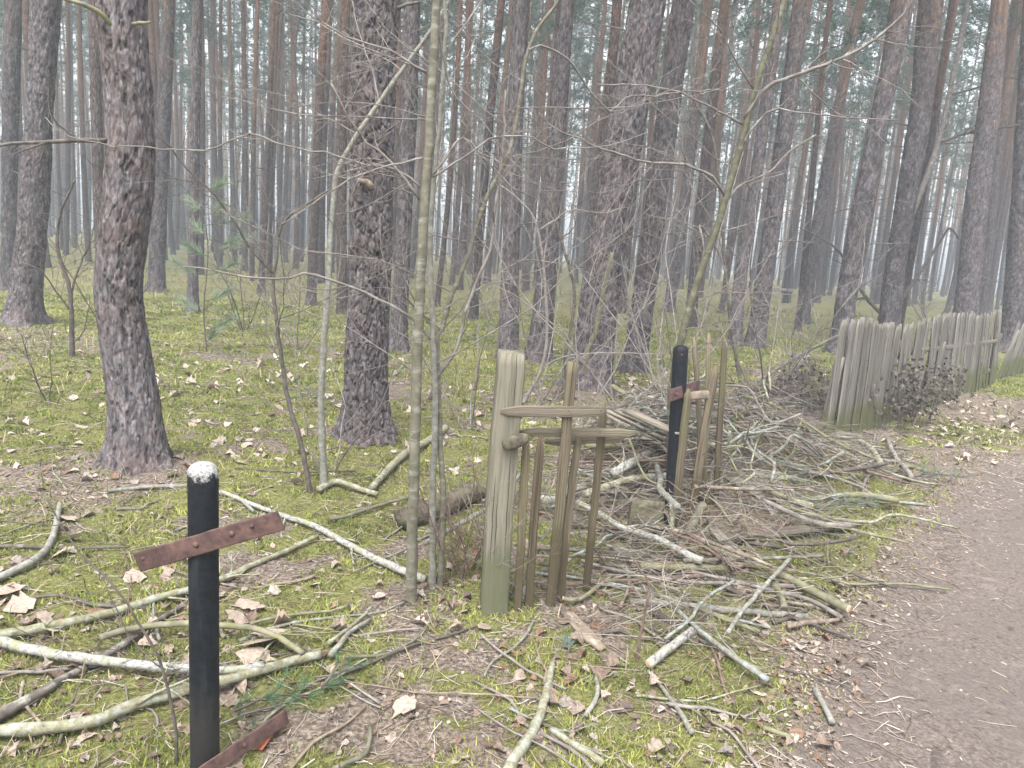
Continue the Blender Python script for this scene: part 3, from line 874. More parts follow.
PK = [((518, 611), (522, 520), (527, 434), 8.0, .0), ((529, 607), (534, 520), (541, 436), 8.5, -.03), ((550, 605), (561, 490), (572.5, 362), 10, -.06),
      ((560, 600), (569, 510), (579, 433), 8, .02), ((586, 589), (595, 500), (604.5, 402), 8.2, -.02)]
for k, (a, b, c, w, dy) in enumerate(PK):
    g = G(*a); Yk = g[1]
    Yt = Yr + .03 * k + dy - .02
    wood_piece('picket', [g - np.array([0, 0, .08]), P(*b, (Yk + Yt) / 2), P(*c, Yt)], sx(w, pd), .020, (1, .15 * (k % 3 - 1), 0), M['picket'], gate, 20 + k, k != 2, .05, .0018)
for (nx_, ny_) in ((569, 411), (601, 411), (562, 432), (575, 436), (600, 432), (571, 414)):
    bolt(P(nx_, ny_, Yr - .065), (0, -1, .05), .0035, M['rust'], gate, 'nail')
# the few pickets left by the second cross
g0 = G(690, 528)
rem = thing('picket_fence_remains', g0, 'four thin grey pickets and a stub of dark rail beside the second cross', 'fence')
PK2 = [((675, 527), (681, 460), (688.5, 389), 8, -.02), ((699, 522), (700, 440), (694, 337), 5, .1), ((689, 527), (703, 440), (716, 366), 8.5, .02), ((704, 518), (706, 430), (709, 333), 5, .12), ((716, 510), (719, 440), (725, 338), 6, .1)]
for k, (a, b, c, w, dy) in enumerate(PK2):
    g = G(*a); Yk = g[1]; d_ = depth(g)
    wood_piece('picket', [g - np.array([0, 0, .08]), P(*b, Yk + dy * .5), P(*c, Yk + dy)], sx(w, d_), .018, (1, .2 * (k % 3 - 1), 0), M['picket'], rem, 40 + k, True, .06, .0018)
wood_piece('rail', [P(683, 397, Yc2 - .02), P(700, 395, Yc2 - .02), P(717, 394, Yc2 + .06)], .05, .03, (0, .1, 1), M['brownst'], rem, 46, True, .03, .004)

# ------------------------------------------------------------------ paling fence
fa, fb2 = G(829, 445), G(993, 383)
fl_dir = (fb2 - fa); flen = np.linalg.norm(fl_dir[:2])
paling = thing('paling_fence', fa, 'long upright fence of close weathered grey palings beside the path', 'fence')
N = 60
rng = np.random.default_rng(5)
topx = [846, 862, 880, 905, 935, 955, 980, 1000]; topy = [321, 318, 322, 325, 316, 312, 315, 309]
fn = np.array([-fl_dir[1], fl_dir[0], 0]) / flen
if fn[1] > 0: fn = -fn
u_ = fl_dir / np.linalg.norm(fl_dir)
for k in range(N):
    t = k / (N - 1)
    b = fa + fl_dir * t; b[2] = float(hgt(b[0], b[1]))
    bx = proj(b)[0]
    tx = bx + 17 - 10 * t
    ty = np.interp(tx, topx, topy) + rng.normal(0, 1.2)
    tpnt = P(tx, ty, b[1] + .02)
    wk = flen / N * rng.uniform(1.1, 1.36)
    off = fn * (rng.normal(0, .004) + (.009 if k % 2 else -.009))
    mid_ = b * .5 + tpnt * .5 + rng.normal(0, .006, 3)
    if t > .32 and rng.random() < .05:
        tpnt = b + (tpnt - b) * rng.uniform(.62, .95)
    Lk = smooth_line([b - np.array([0, 0, .05]) + off, mid_ + off, tpnt + off], .06, .001, 90 + k)
    tpk = np.ones(len(Lk)); tpk[-1] = .55; tpk[-2] = .9
    mb = MB(); mb.bar(Lk, wk, .018, u_ + np.array([0, rng.normal(0, .12), 0]), .001, 90 + k, taper=tpk)
    mb.build('paling', M['paling'], paling, smooth=False, col=True)
for hz_ in (.25, .72):
    wood_piece('rail', [fa + fl_dir * t - fn * .03 + np.array([0, 0, hz_ + .1 * math.sin(t * 5) * .3]) for t in (0.01, .35, .7, .99)], .06, .03, (0, 0, 1), M['board'], paling, 60)
for t in (.004, .5, .995):
    b = fa + fl_dir * t - fn * .085
    wood_piece('post', [b - np.array([0, 0, .1]), b + np.array([.04, 0, .45]), b + np.array([.07, 0, .82])], .08, .08, u_, M['paling'], paling, 61, False, .1)
lean = thing('paling_fence', G(1006, 375), 'short leaning fence piece of loose palings at the right edge', 'fence')
for k in range(9):
    a = np.array([997 + 5.2 * k, 379 - .9 * k]); c = np.array([1014 + 5.5 * k, 322 - 1.5 * k + (k % 3) * 2])
    if k == 0: c = np.array([1019, 330.])
    g = G(*a); d_ = depth(g)
    wood_piece('paling', [g - np.array([0, 0, .05]), P(*((a + c) / 2), g[1] + .02), P(*c, g[1] + .1)], sx(5.2, d_), .018, (1, .3, 0), M['paling'], lean, 150 + k, True, .08)
wood_piece('rail', [P(1003, 352, lean.location[1] + .14), P(1030, 348, lean.location[1] + .5), P(1050, 345, lean.location[1] + .8)], .05, .03, (0, 0, 1), M['board'], lean, 170)

# far bench among the pines
bb = G(778, 303)
ben = thing('wooden_bench', bb, 'small dark wooden bench far back, left of the slender curved pine', 'bench')
d_ = depth(bb); s1 = 26 * d_ / FPX
for sx_ in (-.45, .45):
    wood_piece('leg', [bb + np.array([sx_ * s1, 0, -.05]), bb + np.array([sx_ * s1, 0, .40])], .09, .07, (1, 0, 0), M['board'], ben, 3, False, .2)
wood_piece('seat', [bb + np.array([-.55 * s1, -.1, .43]), bb + np.array([.55 * s1, -.1, .43])], .30, .04, (0, 1, 0), M['board'], ben, 4, False, .3)
wood_piece('backrest', [bb + np.array([-.55 * s1, .12, .62]), bb + np.array([.55 * s1, .12, .62])], .14, .03, (0, 0, 1), M['board'], ben, 5, False, .3)

# ------------------------------------------------------------------ saplings and bare shrubs
def twig_off(mb, p, d, L, r, dep, rng, sides=4, up=.15, spread=.75):
    """a crooked twig with finer twigs of its own, all one growth"""
    n = 7
    pts = [np.array(p)]; dd = np.array(d) / np.linalg.norm(d)
    for i in range(n):
        dd = dd + rng.normal(0, .13, 3) + np.array([0, 0, up * .12]); dd /= np.linalg.norm(dd)
        pts.append(pts[-1] + dd * L / n)
    pts = np.array(pts)
    mb.tube(pts, np.linspace(r, r * .45, n + 1), sides, False)
    if dep > 0:
        for i in range(1, n):
            if rng.random() < .72:
                ax = rng.normal(0, 1, 3); tdir = pts[i+1] - pts[i]; tdir /= np.linalg.norm(tdir)
                sd_ = np.cross(tdir, ax); sd_ /= np.linalg.norm(sd_)
                twig_off(mb, pts[i], tdir * (1 - spread * .4) + sd_ * spread, L * rng.uniform(.25, .55), r * .55, dep - 1, rng, 3, up, spread)
def limb(mb, pxs, Y0, Y1, w0, w1, rng, step=.05, sides=7, twigs=0, tl=(.15, .5), jit=.003):
    Ys = np.linspace(Y0, Y1, len(pxs))
    pts = smooth_line([P(x, y, Y) for (x, y), Y in zip(pxs, Ys)], step, jit, int(rng.integers(1e6)))
    dm = depth(pts[0])
    r = np.linspace(w0, w1, len(pts)) / 2 * dm / FPX
    r = r * .8
    mb.tube(pts, r, sides, True)
    for _ in range(twigs):
        i = int(rng.integers(len(pts) // 5, len(pts) - 1))
        t = pts[i+1] - pts[i]; t /= np.linalg.norm(t) + 1e-9
        s_ = np.cross(t, rng.normal(0, 1, 3)); s_ /= np.linalg.norm(s_)
        twig_off(mb, pts[i], t * .6 + s_ * .8, rng.uniform(*tl), max(.001, r[i] * .4), 1, rng)
    return pts, r
def sapling(name, base_px, trunk_px, w0, w1, label, cat, mat, limbs, seed, twigs=4, dY=0.0, lmat=None, sides=10):
    rng = np.random.default_rng(seed)
    g = G(*base_px); Y = g[1]
    root = thing(name, g, label, cat)
    mb = MB()
    tp = [P(x, y, Y + dY * k / max(1, len(trunk_px) - 1)) for k, (x, y) in enumerate(trunk_px)]
    pts = smooth_line([g - np.array([0, 0, .05])] + tp, .05, .0015, seed)
    dm = depth(g)
    r = np.linspace(w0, w1, len(pts)) / 2 * dm / FPX
    r = r * (1 + .25 * np.exp(-np.arange(len(pts)) * .05 / .06))
    mb.tube(pts, r, sides, True, jag=.05, seed=seed)
    mb.build('trunk', mat, root)
    for (pxs, w_0, w_1, y0, y1, tw) in limbs:
        mb = MB(); limb(mb, pxs, Y + y0, Y + y1, w_0, w_1, rng, twigs=tw * 2 + 2)
        mb.build('branch', lmat or mat, root)
    for _ in range(twigs * 2):
        mb = MB()
        i = int(rng.integers(len(pts) // 3, len(pts) - 2)); a = rng.uniform(0, 6.28)
        twig_off(mb, pts[i], (math.cos(a), math.sin(a) * .7, rng.uniform(.1, .7)), rng.uniform(.4, 1.3), min(.0034, max(.0016, r[i] * .3)), 2, rng)
        mb.build('twig', lmat or mat, root)
    return root, pts, Y
# slim olive sapling: top carried on above the frame
s1 = sapling('young_tree', (411, 601), [(414, 480), (417, 360), (422, 250), (430, 120), (437, 0), (441, -70), (446, -180)], 11.5, 6.5,
    'slim upright olive-green sapling left of the gate post', 'young tree', M['olive'], [
    ([(427, 72), (389, 50), (356, 40), (323, 23), (284, 13)], 3.2, 1.3, 0, .1, 5),
    ([(423, 203), (389, 160), (359, 133), (331, 85)], 4.2, 2.2, 0, -.1, 4),
    ([(422, 188), (396, 170), (366, 163), (323, 153), (276, 143), (250, 134), (205, 150), (140, 147), (100, 144), (65, 135), (46, 117)], 3.0, 1.1, 0, .35, 6),
    ([(423, 158), (403, 163), (363, 173), (323, 197), (276, 227)], 2.8, 1.3, 0, -.2, 4),
    ([(432, 175), (450, 152), (463, 137), (489, 163), (512, 187), (540, 200)], 3.4, 1.4, 0, .2, 4),
    ([(432, 177), (463, 160), (489, 140), (512, 135), (532, 138), (555, 148), (595, 147), (622, 143), (645, 133)], 3.2, 1.1, 0, .4, 6),
    ([(436, 20), (444, 60), (449, 88), (489, 130), (503, 157)], 2.6, 1.1, 0, .1, 3)], 11, 3, lmat=M['limb'])
s2 = sapling('young_tree', (433, 588), [(433, 480), (435, 420), (433, 330), (430, 250), (434, 180), (440, 120), (444, 60), (446, 20), (440, -60)], 7.5, 3,
    'thin grey-barked stem close against the olive sapling with a bent horizontal branch', 'young tree', M['grey'], [
    ([(434, 343), (409, 317), (366, 293), (333, 280), (303, 273), (290, 278), (256, 278), (218, 271), (180, 265)], 4.2, 1.8, 0, -.25, 2),
    ([(444, 60), (456, 37), (483, 0), (500, -25)], 3, 1.4, 0, .1, 2)], 12, 4, lmat=M['limb'])
s3 = sapling('young_tree', (440, 588), [(443, 500), (440, 440), (437, 345), (441, 330), (453, 293), (469, 253), (486, 200), (512, 143), (529, 47), (559, 0), (575, -40)], 6.5, 3,
    'thin stem curving up to the right over the gate post, beside the olive sapling', 'young tree', M['olive'], [
    ([(430, 400), (438, 377), (456, 350), (469, 300), (489, 250), (496, 200), (503, 150), (506, 90)], 5.2, 2.4, 0, .15, 4),
    ([(529, 50), (539, 45), (555, 50), (575, 67), (585, 83), (609, 110), (625, 98), (655, 95), (712, 90), (768, 90)], 3.2, 1.2, 0, .5, 5)], 13, 5, dY=.25, lmat=M['limb'])
s4 = sapling('young_tree', (325, 489), [(321, 400), (325, 330), (328, 287), (333, 207), (341, 163), (379, 103), (429, 33), (450, 0), (470, -30)], 7.5, 3.2,
    'thin grey-green sapling in front of the plated pine, its top bending right', 'young tree', M['grey'], [
    ([(332, 215), (340, 240), (352, 270)], 2.2, 1.2, 0, .1, 2),
    ([(379, 103), (372, 70), (358, 30), (352, 0)], 2.4, 1.2, 0, .2, 2)], 14, 5, lmat=M['limb'])
s5 = sapling('young_tree', (312, 493), [(300, 440), (288, 400), (279, 340), (273, 285), (276, 262), (278, 235), (290, 215), (330, 190)], 5.5, 2,
    'thin dark sapling with a long branch arching left across the S-bent pine', 'young tree', M['dark'], [
    ([(275, 275), (262, 262), (250, 248), (234, 220), (215, 195), (190, 172), (165, 140), (147, 112), (140, 95), (128, 78), (106, 56)], 3.2, 1.2, 0, -.4, 4),
    ([(274, 283), (255, 240), (235, 210), (205, 195)], 2.2, 1.1, 0, .2, 3)], 15, 2)
s6 = sapling('young_tree', (673, 490), [(672, 387), (694, 293), (715, 233), (729, 187), (742, 140), (755, 90), (768, 50), (785, 0), (800, -50)], 8.0, 5.2,
    'leaning moss-green sapling behind the second cross', 'young tree', M['moss_stem'], [
    ([(725, 196), (712, 177), (685, 165), (645, 162), (612, 152), (589, 143), (552, 127), (539, 113)], 4, 1.6, 0, -.5, 6),
    ([(742, 124), (712, 108), (679, 92), (639, 85), (595, 85)], 3.2, 1.3, 0, -.3, 4),
    ([(744, 118), (768, 87), (805, 72), (858, 50), (905, 13), (918, -15)], 6, 2.5, 0, -.3, 5),
    ([(725, 203), (739, 187), (768, 173), (788, 153), (815, 135)], 4, 1.8, 0, .2, 3),
    ([(738, 150), (768, 112), (801, 113), (845, 117), (898, 120)], 3, 1.2, 0, -.2, 3),
    ([(694, 294), (704, 250), (700, 225), (722, 260), (730, 310)], 3.4, 1.6, 0, .2, 3),
    ([(755, 90), (735, 60), (720, 30), (690, 0)], 2.6, 1.2, 0, -.3, 3)], 16, 6, lmat=M['limb'])
s7 = sapling('young_tree', (886, 345), [(886, 312), (895, 256), (915, 207), (938, 143), (955, 67), (968, 0), (978, -50)], 6.5, 3.6,
    'slender forked young tree rising behind the middle of the paling fence', 'young tree', M['limb'], [
    ([(884, 316), (868, 300), (850, 272), (838, 250), (815, 235), (800, 228)], 5, 1.6, 0, -.3, 3),
    ([(888, 314), (908, 290), (928, 260), (943, 237), (950, 228), (958, 238)], 6, 2, 0, -.3, 3),
    ([(938, 143), (968, 133), (1000, 128), (1024, 125), (1045, 126)], 4, 1.8, 0, -.5, 4),
    ([(940, 142), (939, 125), (940, 107)], 3, 2, 0, 0, 0),
    ([(950, 95), (985, 85), (1010, 72), (1030, 64)], 3, 1.4, 0, .4, 3)], 17, 5, lmat=M['dark'])
s8 = sapling('young_tree', (72, 358), [(70, 293), (58, 250), (60, 215), (75, 180)], 5.5, 2, 'small twiggy bare tree between the two left pines', 'young tree', M['dark'], [
    ([(70, 300), (78, 270), (92, 235), (95, 200)], 3, 1.4, 0, .3, 4), ([(70, 310), (55, 290), (40, 270), (20, 262)], 2.4, 1.2, 0, -.3, 4),
    ([(72, 345), (84, 330), (90, 300)], 2, 1, 0, 0, 2)], 18, 6)
s9 = sapling('young_tree', (563, 402), [(565, 360), (572, 323), (574, 287), (562, 243), (550, 200), (545, 187), (537, 133), (534, 80), (530, 30), (534, -20)], 3.6, 2.2,
    'thin dark wavy stem between the gate and the broad pine', 'young tree', M['dark'], [
    ([(560, 240), (575, 225), (572, 205), (590, 215)], 1.8, .9, 0, .2, 3)], 19, 5)
s10 = sapling('young_tree', (522, 402), [(544, 360), (546, 297), (537, 227), (519, 200), (500, 185)], 4, 1.8, 'pale thin stem bending left above the gate rails', 'young tree', M['pale'], [
    ([(543, 366), (572, 355), (619, 353), (679, 355), (700, 352)], 2.2, 1.1, 0, -.1, 4),
    ([(539, 230), (555, 220), (572, 210), (602, 213), (625, 207)], 2.6, 1.1, 0, .2, 4)], 20, 4)
s11 = sapling('young_tree', (748, 420), [(737, 362), (728, 300), (715, 150), (695, 100), (692, 50), (702, 7), (706, -30)], 3.8, 2, 'thin dark stem rising behind the stubby pickets', 'young tree', M['dark'], [], 21, 7)
s12 = sapling('young_tree', (637, 660), [(642, 625), (650, 587), (640, 570), (630, 557)], 3.4, 1.6, 'thin reddish whip bent at its top in front of the brush pile', 'young tree', M['redtwig'], [], 22, 1)
s13 = sapling('young_tree', (178, 762), [(176, 735), (168, 690), (158, 655), (138, 622), (118, 590), (92, 565), (70, 540), (42, 490)], 3.4, 1.4, 'thin bare dark whip growing left of the near black cross', 'young tree', M['dark'], [
    ([(161, 668), (140, 650), (120, 615), (106, 585), (108, 572)], 2, 1, 0, .1, 1)], 23, 1)
# bare shrubs
def shrub(base_px, n, hgt_, spread, seed, label, mat, w=2.4, dep=2, name='bare_shrub', cat='shrub'):
    rng = np.random.default_rng(seed)
    g = G(*base_px)
    root = thing(name, g, label, cat)
    for k in range(n):
        mb = MB(); a = rng.uniform(0, 6.28)
        b = g + np.array([math.cos(a), math.sin(a), 0]) * rng.uniform(.01, .08)
        twig_off(mb, b - np.array([0, 0, .03]), (math.cos(a) * spread, math.sin(a) * spread, 1), hgt_ * rng.uniform(.6, 1.1), w / 2 * depth(g) / FPX, dep, rng, 5, .3, .8)
        mb.build('stem', mat, root)
    return root
SH = [((470, 570), 9, .55, .45, 31, 'low tangle of red-brown stems at the foot of the gate post', 'redtwig', 1.6),
      ((452, 585), 6, .7, .3, 32, 'thin red-brown whips between the olive sapling and the gate post', 'redtwig', 1.5),
      ((580, 470), 4, 1.8, .75, 33, 'pale many-stemmed shrub spreading behind the gate rails', 'pale', 1.8),
      ((640, 430), 4, 2.4, .7, 34, 'tall pale shrub of fine twigs before the broad leaning pine', 'pale', 1.8),
      ((660, 400), 4, 2.8, .6, 35, 'grey twiggy shrub left of the leaning moss-green sapling', 'limb', 1.8),
      ((765, 400), 4, 2.6, .7, 36, 'grey twiggy shrub behind the stubby pickets', 'limb', 1.8),
      ((800, 385), 4, 1.8, .6, 37, 'loose pale shrub left of the paling fence', 'pale', 1.5),
      ((470, 430), 4, 2.5, .6, 38, 'fine pale shrub left of the gate post, farther back', 'limb', 1.6),
      ((530, 420), 4, 2.9, .6, 54, 'tall fine-twigged shrub rising behind the gate post', 'limb', 1.7),
      ((300, 350), 4, 1.9, .6, 39, 'thin grey shrub left of the plated pine', 'limb', 1.5),
      ((330, 470), 4, 2.0, .6, 55, 'fine twiggy shrub around the grey-green sapling', 'limb', 1.5),
      ((245, 330), 4, 1.6, .6, 40, 'faint dark shrub right of the needle sprays', 'dark', 1.5),
      ((120, 340), 4, 1.5, .6, 41, 'small dark shrub left of the S-bent pine', 'dark', 1.3),
      ((50, 400), 3, .8, .6, 42, 'knee-high dark shrub at the left side of the clearing', 'dark', 1.3),
      ((690, 440), 4, 2.1, .8, 43, 'twiggy pale shrub right behind the second cross', 'pale', 1.7),
      ((590, 545), 5, .7, .7, 44, 'thorny pale twigs spreading through the gate pickets', 'pale', 1.4),
      ((505, 600), 4, .75, .5, 45, 'thin pale bramble climbing the gate post', 'pale', 1.3),
      ((830, 560), 5, .35, .4, 46, 'small wispy grass-like shrub near the path edge', 'olive', 1.0),
      ((910, 400), 7, .75, .5, 47, 'dark leggy stems leaning on the paling fence', 'dark', 1.6),
      ((930, 330), 4, 2.4, .7, 48, 'grey twigs behind the paling fence', 'limb', 1.7),
      ((985, 372), 5, .5, .6, 49, 'low dark weeds before the far end of the paling fence', 'dark', 1.4)]
for (bp, n, hh, spv, sd_, lab, mt, w) in SH:
    shrub(bp, n, hh, spv, sd_, lab, M[mt], w)
# dead weed full of curled leaves in front of the fence
def leaf_shape(rng, L, lobed=True):
    """flat dead leaf in its own x-y plane, tip at +y, curled; returns verts, faces(fan strips)"""
    n = 9
    ys = np.linspace(0, 1, n)
    w = np.sin(np.pi * ys ** .8) * .36 + .02
    if lobed: w = w * (1 + .26 * np.cos(ys * 2 * math.pi * 3.2 + rng.uniform(0, 6)))
    wl_, wr_ = w * rng.uniform(.75, 1.2, n), w * rng.uniform(.75, 1.2, n)
    c1, c2, c3 = rng.normal(0, .9), rng.normal(.5, .8), rng.normal(0, .6)
    z0 = .22 * c1 * (ys - .5) ** 2
    zl, zr = z0 + wl_ * (.35 * c2 + .4 * c3 * (ys - .5)), z0 + wr_ * (.35 * c2 - .4 * c3 * (ys - .5))
    v = np.concatenate([np.stack([-wl_, ys - .5, zl], -1), np.stack([0*ys, ys - .5, z0], -1), np.stack([wr_, ys - .5, zr], -1)]) * L
    i = np.arange(n - 1)
    q = np.concatenate([np.stack([i, i + n, i + n + 1, i + 1], -1), np.stack([i + n, i + 2*n, i + 2*n + 1, i + n + 1], -1)])
    return v, q
def rotm(rng, tilt):
    a = rng.uniform(0, 6.28); b = rng.normal(0, tilt); c = rng.normal(0, tilt)
    ca, sa, cb_, sb, cc, sc_ = math.cos(a), math.sin(a), math.cos(b), math.sin(b), math.cos(c), math.sin(c)
    return np.array([[ca, -sa, 0], [sa, ca, 0], [0, 0, 1]]) @ np.array([[1, 0, 0], [0, cb_, -sb], [0, sb, cb_]]) @ np.array([[cc, 0, sc_], [0, 1, 0], [-sc_, 0, cc]])
def weed(base_px, n, hh, seed, label, lc, ll=.05):
    rng = np.random.default_rng(seed); g = G(*base_px)
    root = thing('dead_weed', g, label, 'dead plant')
    lv = MB()
    for k in range(n):
        mb = MB(); a = rng.uniform(0, 6.28)
        b = g + np.array([math.cos(a) * rng.uniform(0, .35), math.sin(a) * rng.uniform(0, .1), 0])
        pts = [b]; dd = np.array([math.cos(a) * .4, math.sin(a) * .25 + .15, 1])
        for i in range(8):
            dd = dd / np.linalg.norm(dd) + rng.normal(0, .16, 3); pts.append(pts[-1] + dd * hh * rng.uniform(.7, 1.1) / 9)
        mb.tube(pts, np.linspace(.003, .0012, 9), 4, False)
        mb.build('stem', M['dark'], root)
        for p in pts[2:]:
            for _ in range(int(rng.integers(2, 6))):
                v, q = leaf_shape(rng, ll * rng.uniform(.5, 1.3), False)
                v[:, 2] *= 2.2
                v = v @ rotm(rng, 1.2).T + p + rng.normal(0, .035, 3)
                lv.add(v, [q], np.asarray(lc) * rng.uniform(.5, 1.5))
    lv.build('leaves', M['leaf'], root, col=True)
weed((905, 425), 16, .85, 51, 'tall dead weed with curled brown leaves leaning on the fence middle', (.125, .105, .092))
weed((935, 408), 10, .7, 52, 'dead weed with grey-brown leaves right of the tallest weed at the fence', (.135, .115, .10))
weed((884, 431), 15, .95, 53, 'dead weed hanging over the left part of the fence', (.11, .095, .085))
# young pine with long blue-green needles, at left
rng = np.random.default_rng(60)
g = G(207, 352); yp = thing('young_pine', g, 'spindly young pine with sprays of long blue-green needles', 'young pine')
mb = MB(); tp = smooth_line([g - np.array([0, 0, .03]), P(204, 310, g[1]), P(208, 250, g[1]), P(202, 200, g[1]), P(206, 160, g[1])], .04, .002, 3)
mb.tube(tp, np.linspace(.011, .004, len(tp)), 6); mb.build('trunk', M['dark'], yp)
for (ex, ey) in ((232, 318), (222, 205), (215, 330), (240, 240), (196, 225), (176, 262), (228, 290), (245, 215), (188, 245), (236, 262), (183, 300), (225, 180), (190, 200), (250, 235)):
    i = int(np.argmin(np.abs(np.array([proj(q_)[1] for q_ in tp]) - min(345, ey + 12))))
    e = P(ex, ey, g[1] + rng.uniform(-.35, .2))
    pts = smooth_line([tp[i], (tp[i] + e) / 2 + np.array([0, 0, -.03]), e], .03, .002, 5)
    mb = MB(); mb.tube(pts, np.linspace(.005, .0025, len(pts)), 5); br_ = mb.build('branch', M['dark'], yp)
    nb = MB()
    for f in np.linspace(.35, 1, 8):
        c = pts[int(f * (len(pts) - 1))]
        needles_tuft(nb, c, (e - tp[i]) / np.linalg.norm(e - tp[i]) * 1.0 + np.array([0, 0, .1]), 30, .19, rng, .0045, (.20, .255, .175))
    nb.build('needles', M['needle'], br_, col=True)

# ------------------------------------------------------------------ fallen branches, logs and boards
def stick(name, pxs, w0, w1, mat, label, cat='stick', lift=0.0, seed=0, sides=9, cut=False, group=None, side_twigs=0, jag=.16, lifts=None):
    pts = []
    for k, (x, y) in enumerate(pxs):
        lf = lifts[k] if lifts else lift
        g = G(x, y, lf); pts.append(g)
    d_ = depth(np.mean(pts, axis=0))
    n0 = np.array(pts)
    w = np.linspace(w0, w1, len(n0)) / 2 * d_ / FPX
    n0[:, 2] += w * .7
    L = smooth_line(n0, .035, .0012, seed)
    r = np.linspace(w0, w1, len(L)) / 2 * d_ / FPX
    mb = MB(); mb.tube(L, r, sides, True, jag=jag, seed=seed)
    rng = np.random.default_rng(seed + 900)
    for _ in range(side_twigs):
        i = int(rng.integers(2, len(L) - 1)); t = L[i] - L[i-1]; t /= np.linalg.norm(t) + 1e-9
        s_ = np.cross(t, [0, 0, 1.0]) * rng.choice([-1, 1]) + np.array([0, 0, rng.uniform(.0, .5)])
        twig_off(mb, L[i], t * .7 + s_ * .7, rng.uniform(.12, .35), r[i] * .4, 1, rng, 4, -.2)
    if not cut:
        return tag(mb.build(name, mat, origin=L[0]), label, cat, group)
    root = thing(name, L[0], label, cat, group)
    mb.build('bark', mat, root)
    for c, t, rr in ((L[0], L[0] - L[1], r[0]), (L[-1], L[-1] - L[-2], r[-1])):
        t = t / (np.linalg.norm(t) + 1e-9)
        m2 = MB(); m2.tube([c - t * .004, c + t * .003, c + t * .004], [rr * .86, rr * .84, rr * .7], 14)
        m2.build('cut_end', M['cut'], root)
    return root
S = stick
S('fallen_branch', [(-14, 641), (0, 644), (42, 655), (112, 665), (190, 672), (230, 673), (264, 668)], 11, 8.5, M['birch'], 'white birch branch lying behind the near black cross', 'branch', .035, 1, side_twigs=1, jag=.24)
S('fallen_branch', [(-10, 736), (0, 735), (50, 731), (87, 727), (125, 712), (155, 702), (190, 693), (256, 675), (290, 665), (321, 657)], 12.5, 10, M['lichen'], 'curved lichen-grey branch passing behind the near black cross, lowest of its group', 'branch', .02, 2, side_twigs=3, jag=.26)
S('fallen_branch', [(100, 640), (140, 629), (190, 626), (230, 628), (256, 631), (280, 640), (303, 655)], 7, 6, M['mossy'], 'olive branch arching behind the near black cross', 'branch', .05, 3, side_twigs=2)
S('fallen_branch', [(-6, 722), (25, 705), (50, 690), (75, 675), (115, 652), (155, 624), (178, 610), (192, 598)], 10, 5, M['char'], 'dark brown branch slanting up under the white birch branch', 'branch', .01, 4, side_twigs=4, jag=.4)
S('fallen_branch', [(-8, 640), (62, 627), (120, 613), (155, 601), (190, 592), (230, 578), (245, 570), (280, 555), (318, 537)], 9, 5, M['lichen'], 'long grey branch with white patches ending beyond the rusty crossbar', 'branch', .015, 5, side_twigs=4)
S('fallen_branch', [(-10, 585), (0, 580), (30, 565), (45, 553), (54, 535), (60, 505)], 8, 5.5, M['grey'], 'smooth grey branch bent upward at the left edge', 'branch', .02, 6)
S('stick', [(-5, 547), (40, 548), (80, 549), (130, 548)], 4, 2.5, M['dark'], 'thin straight dark stick at the left edge behind the bent grey branch', 'stick', .01, 7)
S('fallen_branch', [(222, 493), (250, 505), (282, 517), (312, 527), (340, 542), (367, 557), (395, 570), (425, 582)], 4.5, 7.5, M['birch'], 'whitish branch running from the rusty crossbar to the olive sapling', 'branch', .02, 8, side_twigs=3)
S('stick', [(318, 492), (335, 484), (355, 489), (377, 496)], 7, 5, M['lichen'], 'short pale stick at the foot of the grey-green sapling', 'stick', .02, 9)
S('fallen_branch', [(372, 490), (390, 470), (405, 456), (430, 442), (446, 430)], 6, 8, M['lichen'], 'lichen-covered branch behind the olive sapling', 'branch', .03, 10)
S('stick', [(108, 492), (122, 491), (150, 488), (188, 487)], 4, 4, M['grey'], 'grey stick lying just left of the near black cross top', 'stick', .015, 11, side_twigs=2)
S('stick', [(218, 493), (238, 500), (254, 512)], 4, 3, M['grey'], 'grey stick right of the near black cross top', 'stick', .015, 12)
S('stick', [(340, 768), (352, 762), (365, 756), (369, 742), (370, 727)], 5, 4.5, M['olive'], 'short crooked olive stick near the bottom edge', 'stick', .015, 13)
S('fallen_branch', [(508, 775), (520, 755), (533, 735), (541, 715), (545, 700), (549, 682), (553, 664)], 12, 7, M['lichen'], 'straight lichen-grey branch pointing away at the bottom edge', 'branch', .005, 14, cut=True)
S('stick', [(550, 731), (575, 748), (603, 766)], 6, 8, M['lichen'], 'lichen-tipped stick right of the straight branch at the bottom edge', 'stick', .01, 15)
S('stick', [(585, 718), (597, 697), (596, 676)], 5, 4, M['grey'], 'small crooked grey stick right of the straight branch', 'stick', .01, 16)
S('stick', [(480, 634), (500, 652), (530, 672), (566, 690)], 2.6, 2.2, M['pale'], 'long thin pale twig lying across the straight branch', 'stick', .02, 17)
S('stick', [(648, 672), (662, 690), (676, 708), (692, 735)], 3.5, 5.5, M['grey'], 'grey-green stick lying alone on moss below the brush pile', 'stick', .01, 18)
S('stick', [(814, 690), (822, 705), (832, 725)], 5.5, 6.5, M['grey'], 'short pale grey stick by the path edge', 'stick', .01, 19)
S('stick', [(763, 729), (778, 734), (793, 740)], 5, 5, M['mossy'], 'short greenish stick near the bottom right verge', 'stick', .01, 20)
S('stick', [(540, 640), (546, 655), (545, 668)], 0.1 + 5, 4, M['grey'], 'small grey stick in front of the gate', 'stick', .01, 21) if False else None
S('log', [(402, 527), (430, 518), (460, 505), (500, 488)], 22, 20, M['rotten'], 'old rotten log with a dark broken end left of the gate post', 'log', .015, 22, sides=12, cut=False, jag=.35)
S('stick', [(425, 545), (470, 520), (500, 500), (520, 475)], 5, 4, M['grey'], 'grey branch slanting over the rotten log', 'stick', .12, 23)
